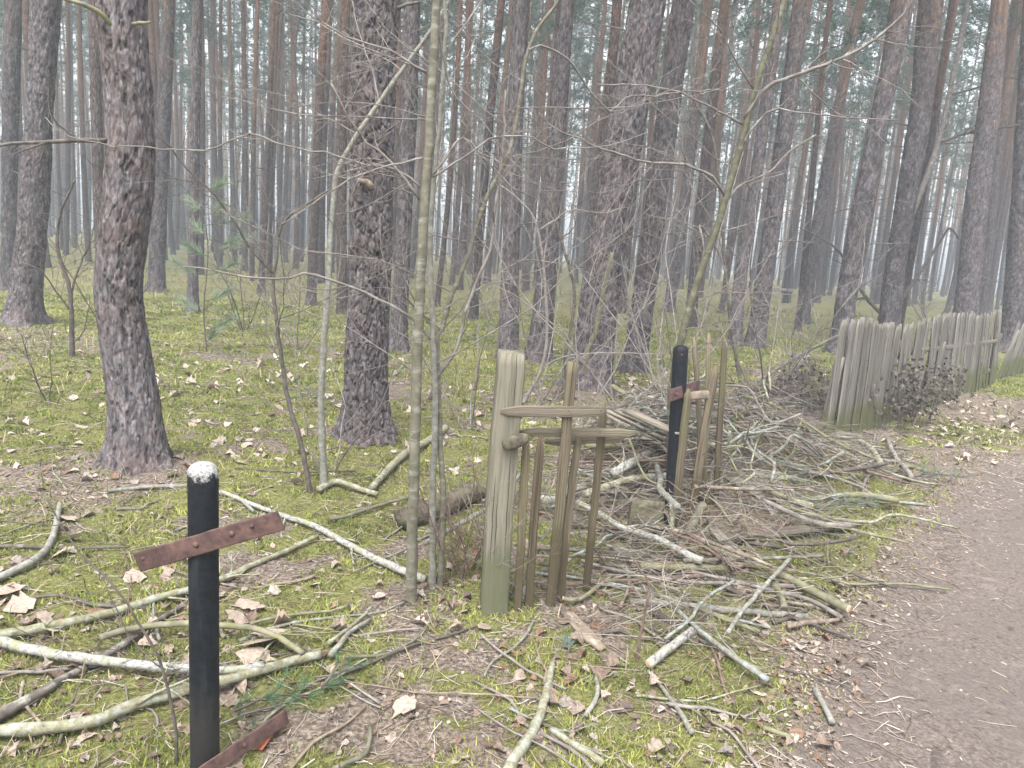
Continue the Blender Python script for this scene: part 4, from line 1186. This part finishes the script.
S('stick', [(330, 520), (345, 518), (375, 508), (410, 498)], 4, 3.5, M['olive'], 'thin olive stick leading to the olive sapling', 'stick', .02, 24)
S('stick', [(250, 625), (290, 616), (330, 612), (350, 606)], 3.5, 3, M['mossy'], 'thin mossy stick right of the near black cross', 'stick', .02, 25)
S('stick', [(328, 645), (345, 632), (362, 618), (372, 607)], 4.5, 3, M['lichen'], 'small grey stick pointing at the gate from the arched branches', 'stick', .02, 26)
S('stick', [(330, 658), (340, 646), (352, 632), (370, 620)], 6, 4, M['grey'], 'grey stick fork end by the lichen branch tip', 'stick', .015, 27)
S('stick', [(360, 637), (390, 632), (420, 629)], 3, 2, M['pale'], 'thin pale twig on moss left of the gate', 'stick', .015, 28)
S('stick', [(345, 658), (385, 655), (415, 640), (428, 628)], 3, 2.2, M['olive'], 'thin olive twig on moss below the pale twig', 'stick', .015, 29)
# brush pile, named pieces
S('fallen_branch', [(702, 541), (720, 553), (740, 563), (780, 577), (815, 595), (848, 612)], 5.5, 8.5, M['mossy'], 'long mossy branch with pale cut end reaching toward the path', 'branch', .05, 40, cut=True, side_twigs=3)
S('log', [(649, 667), (670, 650), (695, 631)], 9.5, 8.5, M['birch'], 'short thick birch log with a cut end in front of the brush pile', 'log', .015, 41, cut=True)
S('fallen_branch', [(677, 611), (695, 628), (713, 643), (735, 660), (768, 683)], 4.5, 6.5, M['bluelichen'], 'blue-grey lichen branch slanting down beside the short birch log', 'branch', .04, 42)
S('fallen_branch', [(733, 470), (760, 477), (783, 480), (797, 478), (815, 468)], 6, 5, M['birch'], 'white forked branch behind the blue-green boughs', 'branch', .12, 43, side_twigs=2)
S('fallen_branch', [(755, 487), (780, 498), (803, 506), (812, 509)], 6, 7, M['lichen'], 'pale thick branch lying under the white forked branch', 'branch', .08, 44, cut=True)
S('fallen_branch', [(803, 502), (840, 497), (870, 498), (898, 503)], 5, 7, M['mossy'], 'mossy branch pointing to the verge below the paling fence', 'branch', .08, 45)
S('fallen_branch', [(577, 504), (600, 516), (622, 530), (655, 540), (675, 551), (702, 564)], 6, 7.5, M['birch'], 'long white birch branch sloping down past the second cross', 'branch', .08, 46, side_twigs=3)
S('fallen_branch', [(612, 477), (630, 467), (650, 455), (664, 446)], 9, 7, M['birch'], 'birch branch rising toward the second cross', 'branch', .20, 47, side_twigs=1)
S('fallen_branch', [(585, 497), (605, 490), (630, 482), (668, 478)], 8, 7, M['lichen'], 'whitish branch lying level in front of the second cross', 'branch', .14, 48)
S('fallen_branch', [(585, 447), (610, 449), (640, 450), (664, 455)], 7, 8, M['mossy'], 'mossy green branch behind the gate rails', 'branch', .18, 49)
S('fallen_branch', [(655, 463), (660, 480), (660, 491), (668, 500), (678, 510)], 6, 6.5, M['bluelichen'], 'blue-grey forked branch standing at the left of the second cross', 'branch', .2, 50)
S('stick', [(672, 506), (672, 520), (671, 545)], 6, 5, M['lichen'], 'lichen stick dropping in front of the second cross foot', 'stick', .1, 51, lifts=[.2, .12, .01])
S('log', [(703, 507), (692, 528), (680, 551)], 9, 9, M['olive'], 'short thick olive log leaning at the foot of the pickets', 'log', .02, 52, cut=True, lifts=[.15, .06, .01])
S('fallen_branch', [(640, 569), (680, 570), (733, 571)], 8, 7, M['mossy'], 'straight mossy branch lying level across the pile front', 'branch', .03, 53)
S('fallen_branch', [(683, 562), (740, 561), (823, 557)], 4.5, 4, M['olive'], 'thin straight green pole lying level to the right', 'branch', .07, 54)
S('fallen_branch', [(797, 479), (830, 474), (857, 470), (885, 465)], 5, 4, M['dark'], 'dark twisted branch before the foot of the paling fence', 'branch', .12, 55, side_twigs=3)
S('fallen_branch', [(835, 438), (848, 440), (860, 443), (872, 452), (880, 466)], 4.5, 6, M['lichen'], 'hooked grey branch below the paling fence corner', 'branch', .10, 56)
S('fallen_branch', [(815, 445), (845, 455), (875, 464)], 5, 4, M['brownst'], 'brown branch below the paling fence corner', 'branch', .06, 57)
S('fallen_branch', [(887, 440), (895, 458), (905, 470), (912, 480)], 4, 5, M['pale'], 'pale branch at the verge below the dead weeds', 'branch', .06, 58)
S('stick', [(787, 628), (810, 624), (838, 621)], 6, 4, M['brownst'], 'split brown stick below the long mossy branch', 'stick', .02, 59)
S('stick', [(773, 586), (780, 597), (784, 609)], 7, 6, M['mossy'], 'mossy stick end under the long mossy branch', 'stick', .03, 60)
S('stick', [(541, 501), (550, 503), (568, 494), (585, 488)], 9, 7, M['birch'], 'white branch seen through the gate pickets', 'stick', .06, 61)
S('stick', [(563, 600), (580, 600), (612, 577)], 5, 3.5, M['mossy'], 'mossy stick with cut end right of the gate foot', 'stick', .02, 62, cut=True)
S('stick', [(735, 582), (705, 600), (690, 620), (665, 640)], 4, 3, M['bluelichen'], 'thin lichen stick crossing the pile front', 'stick', .07, 63)
S('stick', [(790, 560), (762, 590), (740, 615), (728, 634)], 4.5, 4, M['grey'], 'grey stick slanting down across the long mossy branch', 'stick', .1, 64)
S('fallen_branch', [(807, 358), (798, 366), (794, 377), (795, 392)], 5, 6, M['birch'], 'bent white birch stick left of the paling fence', 'branch', .1, 65, lifts=[.3, .25, .12, .0])
S('fallen_branch', [(742, 392), (770, 375), (800, 356), (842, 334)], 3.4, 3.0, M['olive'], 'long thin pole leaning up onto the paling fence corner', 'pole', .1, 66, lifts=[.02, .15, .32, .45])
S('fallen_branch', [(640, 398), (700, 408), (745, 411), (790, 402)], 6, 6, M['birch'], 'pale birch branch lying far behind the second cross', 'branch', .05, 67)
S('fallen_branch', [(612, 388), (640, 405), (668, 420)], 6, 5, M['mossy'], 'dark mossy branch behind the gate top rail', 'branch', .1, 68)
gq = G(590, 388); mb = MB(); pq = smooth_line([P(x, y, gq[1] - .08 * k_) for k_, (x, y) in enumerate([(590, 389), (585, 360), (595, 333), (602, 300), (606, 280), (612, 253)])], .06, .003, 69)
mb.tube(pq, np.linspace(6, 3.5, len(pq)) / 2 * depth(gq) / FPX, 8, jag=.25, seed=69)
tag(mb.build('fallen_branch', M['mossy'], origin=gq), 'lichen-green crooked pole leaning before the broad pine', 'branch')
def plank(pxs, w_px, thk, mat, label, seed, lifts, name='plank', flat=True):
    pts = np.array([G(x, y, l) for (x, y), l in zip(pxs, lifts)])
    d_ = depth(pts.mean(0)); t = pts[-1] - pts[0]
    side = np.cross(t, [0, 0, 1]) if flat else np.array([0, 0, 1.0])
    ww = w_px * d_ / FPX
    L = smooth_line(pts, .12, .0015, seed); tp = np.ones(len(L)); tp[-1] = .6
    mb = MB(); mb.bar(L, ww, thk, side, .0018, seed, taper=tp, cham=.08)
    return tag(mb.build(name, mat, origin=pts[0], smooth=False, col=True), label, 'plank')
for k, (a, b, lab, lf) in enumerate((((598, 408), (672, 452), 'grey split board, lowest of the stack behind the gate', .30), ((607, 411), (676, 446), 'grey split board, second from the bottom of the stack behind the gate', .33),
        ((618, 412), (678, 440), 'grey split board, second from the top of the stack behind the gate', .35), ((627, 411), (680, 434), 'grey split board on top of the stack behind the gate', .38))):
    plank([a, b], 11, .025, M['board'], lab, 10 + k, (lf, lf - .06))
plank([(722, 538), (790, 531), (860, 523)], 15, .022, M['board'], 'long brown board lying among the sticks toward the path', 21, (.05, .06, .03))
plank([(720, 470), (742, 484), (765, 498)], 18, .02, M['board'], 'broad weathered board slanting behind the pickets', 22, (.14, .1, .04))
plank([(744, 424), (800, 430), (857, 435)], 8, .03, M['board'], 'long thin beam lying against the paling fence foot', 23, (.10, .10, .10))
plank([(566, 612), (582, 630), (602, 650)], 14, .02, M['brownst'], 'dark flat board piece on the moss before the gate', 24, (.012, .014, .012))
plank([(712, 528), (735, 552), (750, 566)], 12, .02, M['board'], 'short board end under the long mossy branch', 25, (.06, .03, .02))
plank([(418, 548), (470, 533), (560, 505)], 18, .10, M['mossy'], 'mossy old kerb beam lying behind the gate', 26, (.02, .03, .03)) if False else None
# mossy slab standing on edge before the second cross
g = G(644, 538)
mb = MB(); mb.bar(smooth_line([g - np.array([0, 0, .06]), g + np.array([.0, .03, .10]), g + np.array([.01, .05, .21])], .03, .001, 3), .19, .06, (1, .1, 0), .003, 4, cham=.12)
tag(mb.build('stone_slab', M['rotten']), 'dark mossy stone slab standing on edge left of the second cross', 'stone slab')

# the many other sticks heaped in the brush pile, each one its own
rng = np.random.default_rng(404)
HEAP = [(600, 470, 60, 40), (640, 520, 50, 40), (700, 470, 60, 30), (750, 500, 60, 50), (780, 550, 60, 50), (720, 600, 70, 45), (830, 480, 50, 35), (650, 590, 50, 35), (780, 450, 50, 25), (860, 460, 45, 25), (690, 430, 60, 18), (660, 450, 45, 25), (620, 460, 40, 30), (740, 440, 60, 20)]
MATS = ['lichen', 'grey', 'mossy', 'dark', 'brownst', 'limb', 'olive', 'bluelichen', 'pale', 'brownst', 'dark', 'redtwig']
for k in range(295):
    cx_, cy_, ax_, ay_ = HEAP[int(rng.integers(len(HEAP)))]
    x, y = rng.normal(cx_, ax_ * .6), rng.normal(cy_, ay_ * .6)
    if y < 405 or x > 905: continue
    c = G(x, y)
    if path_sd(c[:1], c[1:2])[0] > -.35: continue
    L_ = rng.uniform(.2, 1.0) ** 1.2 * 1.1 + .15; a = rng.normal(.25, .8) + (math.pi if rng.random() < .5 else 0)
    d = np.array([math.cos(a), -math.sin(a) * .8, 0])
    core = math.exp(-((x - 710) / 130) ** 2 - ((y - 480) / 70) ** 2)
    z0 = rng.uniform(0, .42) * core
    pts = []
    for f in np.linspace(-.5, .5, 5):
        p = c + d * L_ * f + np.array([rng.normal(0, .018), rng.normal(0, .018), 0]) * (1 + L_)
        p[2] = float(hgt(p[0], p[1])) + z0 + .012 + f * rng.normal(0, .22) * core; pts.append(p)
    pts = np.array(pts); pts[:, 2] = np.maximum(pts[:, 2], hgt(pts[:, 0], pts[:, 1]) + .006)
    r = (.003 + .010 * rng.random() ** 1.6) * (1 if rng.random() < .85 else 1.6)
    L = smooth_line(pts, .05, .0015, k)
    mb = MB(); mb.tube(L, np.linspace(r, r * rng.uniform(.45, .9), len(L)), 7, jag=.2, seed=k)
    if rng.random() < .5:
        for _ in range(int(rng.integers(1, 4))):
            i = int(rng.integers(1, len(L) - 1)); t = L[i] - L[i-1]; t /= np.linalg.norm(t) + 1e-9
            twig_off(mb, L[i], t * .6 + np.array([rng.normal(0, .5), rng.normal(0, .5), rng.uniform(0, .5)]), rng.uniform(.1, .35), r * .4, 1, rng, 4, -.3)
    tag(mb.build('stick', M[MATS[int(rng.integers(len(MATS)))]], origin=L[0]), 'nondescript dry stick jumbled in the brush pile between gate and palings', 'stick', 'sticks jumbled in the brush pile')
for k in range(85):
    x, y = rng.uniform(-20, 900), rng.uniform(300, 760) if rng.random() < .5 else rng.uniform(430, 760)
    c = G(x, y)
    if path_sd(c[:1], c[1:2])[0] > -.1 or (560 < x < 900 and 400 < y < 660): continue
    L_ = rng.uniform(.15, .7) * (1 + .1 * depth(c)); a = rng.uniform(0, 6.28); d = np.array([math.cos(a), math.sin(a), 0])
    pts = []
    for f in np.linspace(-.5, .5, 5):
        p = c + d * L_ * f + np.array([rng.normal(0, .02), rng.normal(0, .02), 0]); p[2] = float(hgt(p[0], p[1])) + .008 + .01 * rng.random(); pts.append(p)
    L = smooth_line(pts, .04, .001, k); r = rng.uniform(.003, .009)
    mb = MB(); mb.tube(L, np.linspace(r, r * .5, len(L)), 6, jag=.2, seed=k)
    if rng.random() < .4:
        twig_off(mb, L[len(L)//2], d + rng.normal(0, .5, 3) * np.array([1, 1, .2]), L_ * .4, r * .5, 1, rng, 4, -.3)
    tag(mb.build('stick', M[MATS[int(rng.integers(len(MATS)))]], origin=L[0]), 'small dead stick lying loose on the open forest floor', 'stick', 'dead sticks strewn over the forest floor')
mb = MB()
for k in range(2200):
    cx_, cy_, ax_, ay_ = HEAP[int(rng.integers(len(HEAP)))]
    x, y = rng.normal(cx_, ax_ * .75), rng.normal(cy_, ay_ * .75)
    if y < 395 or x > 930: continue
    c = flat_hit(x, y)
    if path_sd(c[:1], c[1:2])[0] > -.2: continue
    core = math.exp(-((x - 720) / 140) ** 2 - ((y - 500) / 85) ** 2)
    L_ = rng.uniform(.06, .4); a = rng.uniform(0, 6.28); d = np.array([math.cos(a), math.sin(a), rng.normal(0, .22)]) * L_
    c[2] = float(hgt(c[0], c[1])) + .012 + abs(d[2]) * .5 + rng.uniform(0, .40) * core
    r_ = rng.uniform(.001, .0024)
    mb.tube([c - d / 2, c + rng.normal(0, .05, 3) * L_, c + d / 2], [r_, r_, r_ * .5], 4, False, np.array(((.12, .095, .08), (.20, .165, .14), (.27, .24, .21), (.15, .14, .09))[int(rng.integers(4))]) * rng.uniform(.6, 1.3))
tag(mb.build('brush_litter', M['litter'], origin=(0, 0, 0), col=True), 'fine broken twigs strewn through the brush pile', 'litter', kind='stuff')
# boughs with needles
def bough(px, py, a, L_, lift, label, seed, colr, n=5, nl=.085):
    rng = np.random.default_rng(seed); c = G(px, py, lift)
    root = thing('pine_bough', c, label, 'pine bough')
    wood, nd = MB(), MB()
    d0 = np.array([math.cos(a), math.sin(a), 0])
    main = smooth_line([c, c + d0 * L_ * .5 + np.array([0, 0, .03]), c + d0 * L_], .04, .002, seed)
    main[:, 2] = np.maximum(main[:, 2], hgt(main[:, 0], main[:, 1]) + .01)
    wood.tube(main, np.linspace(.006, .002, len(main)), 5)
    tips = [(main, 1)]
    for k in range(n):
        i = int(rng.integers(len(main) // 4, len(main)) - 1); b = a + rng.choice([-1, 1]) * rng.uniform(.4, 1.0)
        e = main[i] + np.array([math.cos(b), math.sin(b), rng.uniform(-.1, .25)]) * L_ * rng.uniform(.25, .5)
        e[2] = max(e[2], float(hgt(e[0], e[1])) + .015)
        s_ = smooth_line([main[i], (main[i] + e) / 2, e], .03, .002, k); wood.tube(s_, np.linspace(.0035, .0015, len(s_)), 4); tips.append((s_, .8))
    for s_, w in tips:
        for p in s_[len(s_)//3::2]:
            needles_tuft(nd, p, (s_[-1] - s_[0]) / np.linalg.norm(s_[-1] - s_[0]) + np.array([0, 0, .35]), 14, nl * w, rng, .0028, colr)
    wood.build('branch', M['dark'], root); nd.build('needles', M['needle'], root, col=True)
GREY = (.125, .16, .12); GRN = (.075, .14, .065)
bough(742, 455, .4, .5, .12, 'grey-green pine bough behind the stubby pickets', 1, GREY, 9)
bough(725, 445, 2.6, .5, .14, 'grey-green pine bough between the second cross and the pickets', 2, GREY, 9)
bough(815, 512, .6, .45, .1, 'dull blue-green bough in the middle of the brush pile', 3, GREY, 9)
bough(835, 500, 2.2, .4, .1, 'dull blue-green bough right of the white forked branch', 4, GREY, 7)
bough(905, 478, .3, .5, .05, 'grey bough lying on the verge below the dead weeds', 5, GREY, 8)
bough(640, 418, .2, .5, .25, 'grey-green bough hanging over the board stack', 6, GREY, 8)
bough(205, 705, .6, .32, .03, 'fresh green pine sprig right of the near black cross foot', 7, GRN, 6, .10) if False else bough(232, 712, .5, .26, .03, 'fresh green pine sprig right of the near black cross foot', 7, GRN, 7, .09)
bough(322, 688, 1.2, .2, .02, 'small green pine sprig on the moss right of the lichen branch', 8, GRN, 5, .07)
bough(568, 655, 1.4, .07, .01, 'tiny blue-green needle tuft before the gate', 9, (.11, .17, .14), 2, .06)
bough(275, 402, .8, .45, .06, 'bluish pine sprig lying left of the plated pine', 10, (.12, .17, .13), 6)
# dark heap of twigs and curled leaves left of the palings
rng = np.random.default_rng(71)
mb, lv = MB(), MB()
hc = G(806, 415)
for k in range(1300):
    f = rng.random() ** .6; a = rng.uniform(0, 6.28)
    c = hc + np.array([math.cos(a) * f * .75, math.sin(a) * f * .55 + .35, 0]); hh = .62 * math.exp(-(f * 1.5) ** 2) * (1 + .3 * (c[0] - hc[0])) 
    c[2] = float(hgt(c[0], c[1])) + rng.uniform(0, max(.03, hh))
    d = np.array([rng.normal(), rng.normal(), rng.normal(0, .45)]); d /= np.linalg.norm(d)
    L_ = rng.uniform(.12, .5); bend = rng.normal(0, .07, 3)
    mb.tube([c - d * L_ / 2, c + bend * L_, c + d * L_ / 2 + bend], [.0025, .002, .0012], 3, False, np.array((.105, .092, .085)) * rng.uniform(.5, 2.2))
    if rng.random() < .75:
        v, q = leaf_shape(rng, rng.uniform(.02, .06), False); v[:, 2] *= 2
        lv.add(v @ rotm(rng, 1.0).T + c + rng.normal(0, .06, 3) * np.array([1, 1, .5]), [q], np.array((.11, .093, .083)) * rng.uniform(.4, 1.6))
hp = tag(mb.build('brush_litter', M['litter'], origin=hc, col=True), 'dark low heap of fine twigs and curled leaves left of the paling fence', 'brush heap', kind='stuff')
tag(lv.build('leaves', M['leaf'], hp, col=True), kind='stuff')

# ------------------------------------------------------------------ floor cover
rng = np.random.default_rng(808)
def scatter(n, r0, r1, amax=.80, p=1.0):
    r = (rng.random(n) * (r1 ** p - r0 ** p) + r0 ** p) ** (1 / p); a = rng.uniform(-amax, amax, n)
    return r * np.sin(a), r * np.cos(a), r
# moss: short blades thick in the patches
x, y, r = scatter(560000, 1.3, 19, p=.7)
m = moss_mask(x, y); k = rng.random(len(x)) < m * 1.05 + .03 * (path_sd(x, y) < -.5)
x, y, r = x[k], y[k], r[k]; n = len(x)
clump = fbm(x * 9, y * 9, 0, 3, 90); tint = fbm(x * 1.7, y * 1.7, 0, 3, 91)
hgt_ = (.005 + .020 * sstep(.35, .7, clump)) * rng.uniform(.6, 1.3, n) * (1 + .05 * r)
a = rng.uniform(0, 6.28, n); w = .0022 * (1 + .55 * np.maximum(0, r - 1.5))
lean_ = rng.normal(0, .5, (n, 2))
z = hgt(x, y) - .003
b = np.stack([x, y, z], -1); sv = np.stack([np.cos(a), np.sin(a), 0*a], -1) * w[:, None]
tipv = b + np.stack([lean_[:, 0] * hgt_, lean_[:, 1] * hgt_, hgt_], -1)
V = np.stack([b - sv, b + sv, tipv], 1).reshape(-1, 3)
k1, k2 = sstep(.42, .62, tint)[:, None], sstep(.5, .66, fbm(x * 3.3, y * 3.3, 0, 3, 93))[:, None]
base = (np.array([.188, .222, .050]) * (1 - k1) + np.array([.310, .330, .090]) * k1) * (1 - .55 * k2) + np.array([.105, .125, .04]) * .55 * k2
base = base * rng.uniform(.65, 1.4, (n, 1)); dry = rng.random(n) < .16; base[dry] = np.array([.27, .225, .15])
mb = MB(); mb.add(V, [np.arange(3*n).reshape(-1, 3)], np.repeat(base, 3, 0))
tag(mb.build('moss', M['moss'], origin=(0, 0, 0), smooth=False, col=True), 'yellow-green moss spreading in patches over the forest floor', 'moss', kind='stuff')
# dry grass and thin dead blades
x, y, r = scatter(22000, 1.5, 34, p=.95)
k = (path_sd(x, y) < -.35) & (fbm(x * 1.1, y * 1.1, 0, 3, 95) > .44); x, y, r = x[k], y[k], r[k]
mb = MB()
n = len(x); L_ = rng.uniform(.03, .11, n) * (1 + .09 * r); a = rng.uniform(0, 6.28, n); th = rng.uniform(.05, 1.2, n)
b = np.stack([x, y, hgt(x, y)], -1); d = np.stack([np.cos(a) * np.cos(th), np.sin(a) * np.cos(th), np.sin(th)], -1)
w = .0012 * (1 + .35 * r); sv = np.stack([-np.sin(a), np.cos(a), 0*a], -1) * w[:, None]
mid_ = b + d * L_[:, None] * .6 + np.array([0, 0, .004]); tp = b + d * L_[:, None] - np.array([0, 0, 1]) * (L_ * .18)[:, None]
V = np.stack([b - sv, b + sv, mid_ + sv * .7, mid_ - sv * .7, tp], 1).reshape(-1, 3)
i = np.arange(n)[:, None] * 5
cols = np.array([.30, .25, .155]) * rng.uniform(.55, 1.4, (n, 1)); g_ = rng.random(n) < .35 + .25 * sstep(8, 16, r); cols[g_] = np.array([.13, .17, .05]) * rng.uniform(.7, 1.3, (g_.sum(), 1))
mb.add(V, [i + np.array([[0, 1, 2, 3]]), i + np.array([[3, 2, 4]])], np.repeat(cols, 5, 0))
tag(mb.build('dry_grass', M['moss'], origin=(0, 0, 0), smooth=False, col=True), 'sparse thin dry grass blades over the forest floor', 'grass', kind='stuff')
# dead leaves
def lay_leaves(mb, n, region, sz, lobed, pal, tilt=.24, lift=.006):
    for _ in range(n):
        x, y = region()
        z = float(hgt(x, y))
        v, q = leaf_shape(rng, sz[0] + (sz[1] - sz[0]) * rng.random() ** 1.8, lobed)
        v[:, 2] *= rng.uniform(.8, 3.2)
        v = v @ rotm(rng, tilt).T
        v[:, 2] -= v[:, 2].min() * .8
        c = np.array(pal[int(rng.integers(len(pal)))]) * rng.uniform(.7, 1.2)
        kk = rng.uniform(.72, 1.18, (len(v), 1)); kk[len(v)//3:2*len(v)//3] *= .85          # darker midrib, blotched blade
        mb.add(v + np.array([x, y, z + lift * rng.random()]), [q], c * kk)
PALE = [(.36, .295, .245), (.31, .25, .205), (.25, .195, .155), (.39, .33, .28), (.21, .155, .12), (.19, .12, .085), (.30, .265, .235)]
BROWN = [(.22, .165, .13), (.29, .23, .19), (.16, .115, .09), (.38, .32, .275), (.23, .145, .10), (.13, .10, .085)]
def at_px(cx_, cy_, sx_, sy_):
    def f():
        while True:
            px, py = rng.normal(cx_, sx_), rng.normal(cy_, sy_)
            if py > 275 + .06 * px:
                g = flat_hit(px, py)
                if path_sd(np.array([g[0]]), np.array([g[1]]))[0] < -.1: return g[0], g[1]
    return f
def anywhere():
    while True:
        px, py = rng.uniform(-40, 1060), rng.uniform(300, 790)
        g = flat_hit(px, py)
        if g[1] > 0 and path_sd(np.array([g[0]]), np.array([g[1]]))[0] < -.25: return g[0], g[1]
lv = MB()
def midground():
    while True:
        px, py = rng.uniform(-40, 1000), rng.uniform(285, 480)
        g = flat_hit(px, py)
        if py > 285 + .05 * px and 0 < g[1] < 30 and path_sd(np.array([g[0]]), np.array([g[1]]))[0] < -.25: return g[0], g[1]
lay_leaves(lv, 260, anywhere, (.03, .085), True, PALE)
lay_leaves(lv, 520, midground, (.05, .13), True, [(.46, .39, .33), (.40, .33, .27), (.50, .43, .37)])
lay_leaves(lv, 150, at_px(650, 395, 80, 14), (.06, .13), True, [(.46, .39, .33), (.40, .33, .27)])
lay_leaves(lv, 120, at_px(960, 425, 45, 15), (.05, .11), True, [(.46, .39, .33), (.40, .33, .27)])
lay_leaves(lv, 90, at_px(250, 380, 100, 40), (.06, .12), True, [(.46, .39, .33), (.42, .34, .28)])
lay_leaves(lv, 1500, anywhere, (.014, .045), False, BROWN + PALE[2:])
for (cx_, cy_, sx_, sy_, n_) in ((290, 360, 90, 40, 90), (600, 400, 80, 18, 170), (700, 400, 60, 20, 110), (620, 520, 70, 50, 200), (760, 440, 70, 30, 200), (960, 425, 45, 18, 160),
                                 (60, 590, 60, 40, 60), (190, 640, 60, 30, 50), (560, 450, 60, 30, 130), (120, 480, 60, 20, 70), (480, 430, 40, 40, 70), (780, 640, 60, 50, 60), (560, 660, 70, 40, 60), (460, 600, 30, 14, 60)):
    lay_leaves(lv, n_, at_px(cx_, cy_, sx_, sy_), (.022, .085), rng.random() < .6, PALE + BROWN)
lay_leaves(lv, 260, at_px(815, 690, 45, 60), (.012, .04), False, BROWN + PALE)
lay_leaves(lv, 160, at_px(880, 560, 40, 40), (.012, .045), False, BROWN + PALE)
# the big pale leaves that stand out close by
for (px, py, L_) in ((252, 612, .13), (262, 655, .15), (238, 622, .12), (8, 596, .14), (270, 640, .12), (135, 580, .10), (68, 522, .09), (72, 540, .09), (405, 712, .09), (440, 585, .09), (255, 668, .12), (60, 560, .08), (20, 610, .12)):
    x, y = flat_hit(px, py)[:2]
    v, q = leaf_shape(rng, L_, True); v[:, 0] *= 1.5; v[:, 2] *= .7; v = v @ rotm(rng, .18).T; v[:, 2] -= v[:, 2].min() * .8
    lv.add(v + np.array([x, y, float(hgt(x, y)) + .012]), [q], np.array((.37, .30, .25)) * rng.uniform(.75, 1.1, (len(v), 1)))
tag(lv.build('fallen_leaves', M['leaf'], origin=(0, 0, 0), col=True), 'pale and brown dead leaves littering the moss', 'leaves', kind='stuff')
# needle-and-twig litter
mb = MB()
x, y, r = scatter(26000, 1.3, 14, p=.75)
ps = path_sd(x, y); k = (ps < .1) | (rng.random(len(x)) < .22); x, y, r = x[k], y[k], r[k]; n = len(x)
L_ = (.015 + .10 * rng.random(n) ** 2.2) * (1 + .08 * r); a = rng.uniform(0, 6.28, n); dx, dy = np.cos(a) * L_ / 2, np.sin(a) * L_ / 2
rr = rng.uniform(.0006, .0016, n) * (1 + .14 * r); bend = rng.normal(0, .08, (n, 2)) * L_[:, None]
P3 = np.stack([np.stack([x - dx, y - dy], -1), np.stack([x, y], -1) + bend, np.stack([x + dx, y + dy], -1)], 1)
Z3 = hgt(P3[..., 0], P3[..., 1]) + .002 + rng.uniform(0, .016, (n, 1)) * moss_mask(x, y)[:, None] + rng.uniform(0, .006, (n, 3)); nx, ny = -np.sin(a), np.cos(a)
V = []
for q_ in range(3):
    for an in (0, 2.094, 4.189):
        w = rr * (.6 if q_ == 2 else 1)
        V.append(np.stack([P3[:, q_, 0] + nx * w * math.cos(an), P3[:, q_, 1] + ny * w * math.cos(an), Z3[:, q_] + w * math.sin(an)], -1))
V = np.stack(V, 1).reshape(-1, 3); i = np.arange(n)[:, None] * 9
fs = [i + np.array([[3*a_ + b_, 3*a_ + (b_ + 1) % 3, 3*a_ + 3 + (b_ + 1) % 3, 3*a_ + 3 + b_]]) for a_ in (0, 1) for b_ in (0, 1, 2)]
pal = np.array([(.33, .285, .245), (.24, .18, .135), (.13, .10, .082), (.27, .20, .14), (.40, .36, .32)])[rng.integers(0, 5, n)] * rng.uniform(.6, 1.3, (n, 1))
mb.add(V, fs, np.repeat(pal, 9, 0))
tag(mb.build('twig_litter', M['litter'], origin=(0, 0, 0), col=True), 'fine broken twigs and needles over the forest floor', 'litter', kind='stuff')
# wood chips and small stones along the path's edge
mb = MB()
n = 9000; t = rng.random(n) * len(ee); i = np.clip(t.astype(int), 0, len(ee) - 2)
off = rng.normal(-.22, .22, n); off = np.where(rng.random(n) < .07, rng.uniform(0, 2.2, n), off)
keep = (np.hypot(ee[i, 0], ee[i, 1]) < 11); i, off = i[keep], off[keep]
X = ee[i, 0] + nrm[i, 0] * off + rng.normal(0, .06, len(i)); Y_ = ee[i, 1] + nrm[i, 1] * off + rng.normal(0, .06, len(i)); Z = hgt(X, Y_)
for x_, y_, z_ in zip(X, Y_, Z):
    l, w, t_ = rng.uniform(.003, .013), rng.uniform(.002, .007), rng.uniform(.001, .004)
    bx = np.array([(-l, -w, 0), (l, -w * .6, 0), (l * .8, w, 0), (-l, w * .8, 0), (-l * .8, -w * .7, t_), (l * .8, -w * .4, t_), (l * .6, w * .7, t_), (-l * .7, w * .6, t_)]) @ rotm(rng, .2).T
    c = np.array(((.34, .275, .22), (.27, .215, .17), (.17, .13, .10), (.38, .33, .28))[int(rng.integers(4))]) * rng.uniform(.7, 1.15)
    mb.add(bx + np.array([x_, y_, z_ + .005]), [[[4, 5, 6, 7], [0, 1, 5, 4], [1, 2, 6, 5], [2, 3, 7, 6], [3, 0, 4, 7]]], c)
tag(mb.build('wood_chips', M['litter'], origin=(0, 0, 0), smooth=False, col=True), 'pale wood chips and crumbs along the path edge', 'chips', kind='stuff')

# ------------------------------------------------------------------ the misty air between the trunks
def haze():
    bpy_m = bpy.data.materials.new('misty_air'); bpy_m.use_nodes = True
    t = bpy_m.node_tree; t.nodes.clear()
    v = t.nodes.new('ShaderNodeVolumePrincipled'); o = t.nodes.new('ShaderNodeOutputMaterial')
    v.inputs['Color'].default_value = (.80, .89, 1.0, 1); v.inputs['Density'].default_value = HAZE_DENSITY
    v.inputs['Anisotropy'].default_value = .0
    t.links.new(v.outputs[0], o.inputs['Volume'])
    mb = MB()
    a = 215; z0, z1 = -3.0, 29.0
    vv = [(x, y, z) for z in (z0, z1) for x, y in ((-a, -a), (a, -a), (a, a), (-a, a))]
    mb.add(vv, [[[0, 3, 2, 1], [4, 5, 6, 7], [0, 1, 5, 4], [1, 2, 6, 5], [2, 3, 7, 6], [3, 0, 4, 7]]])
    tag(mb.build('haze', bpy_m, smooth=False), kind='stuff')
haze()
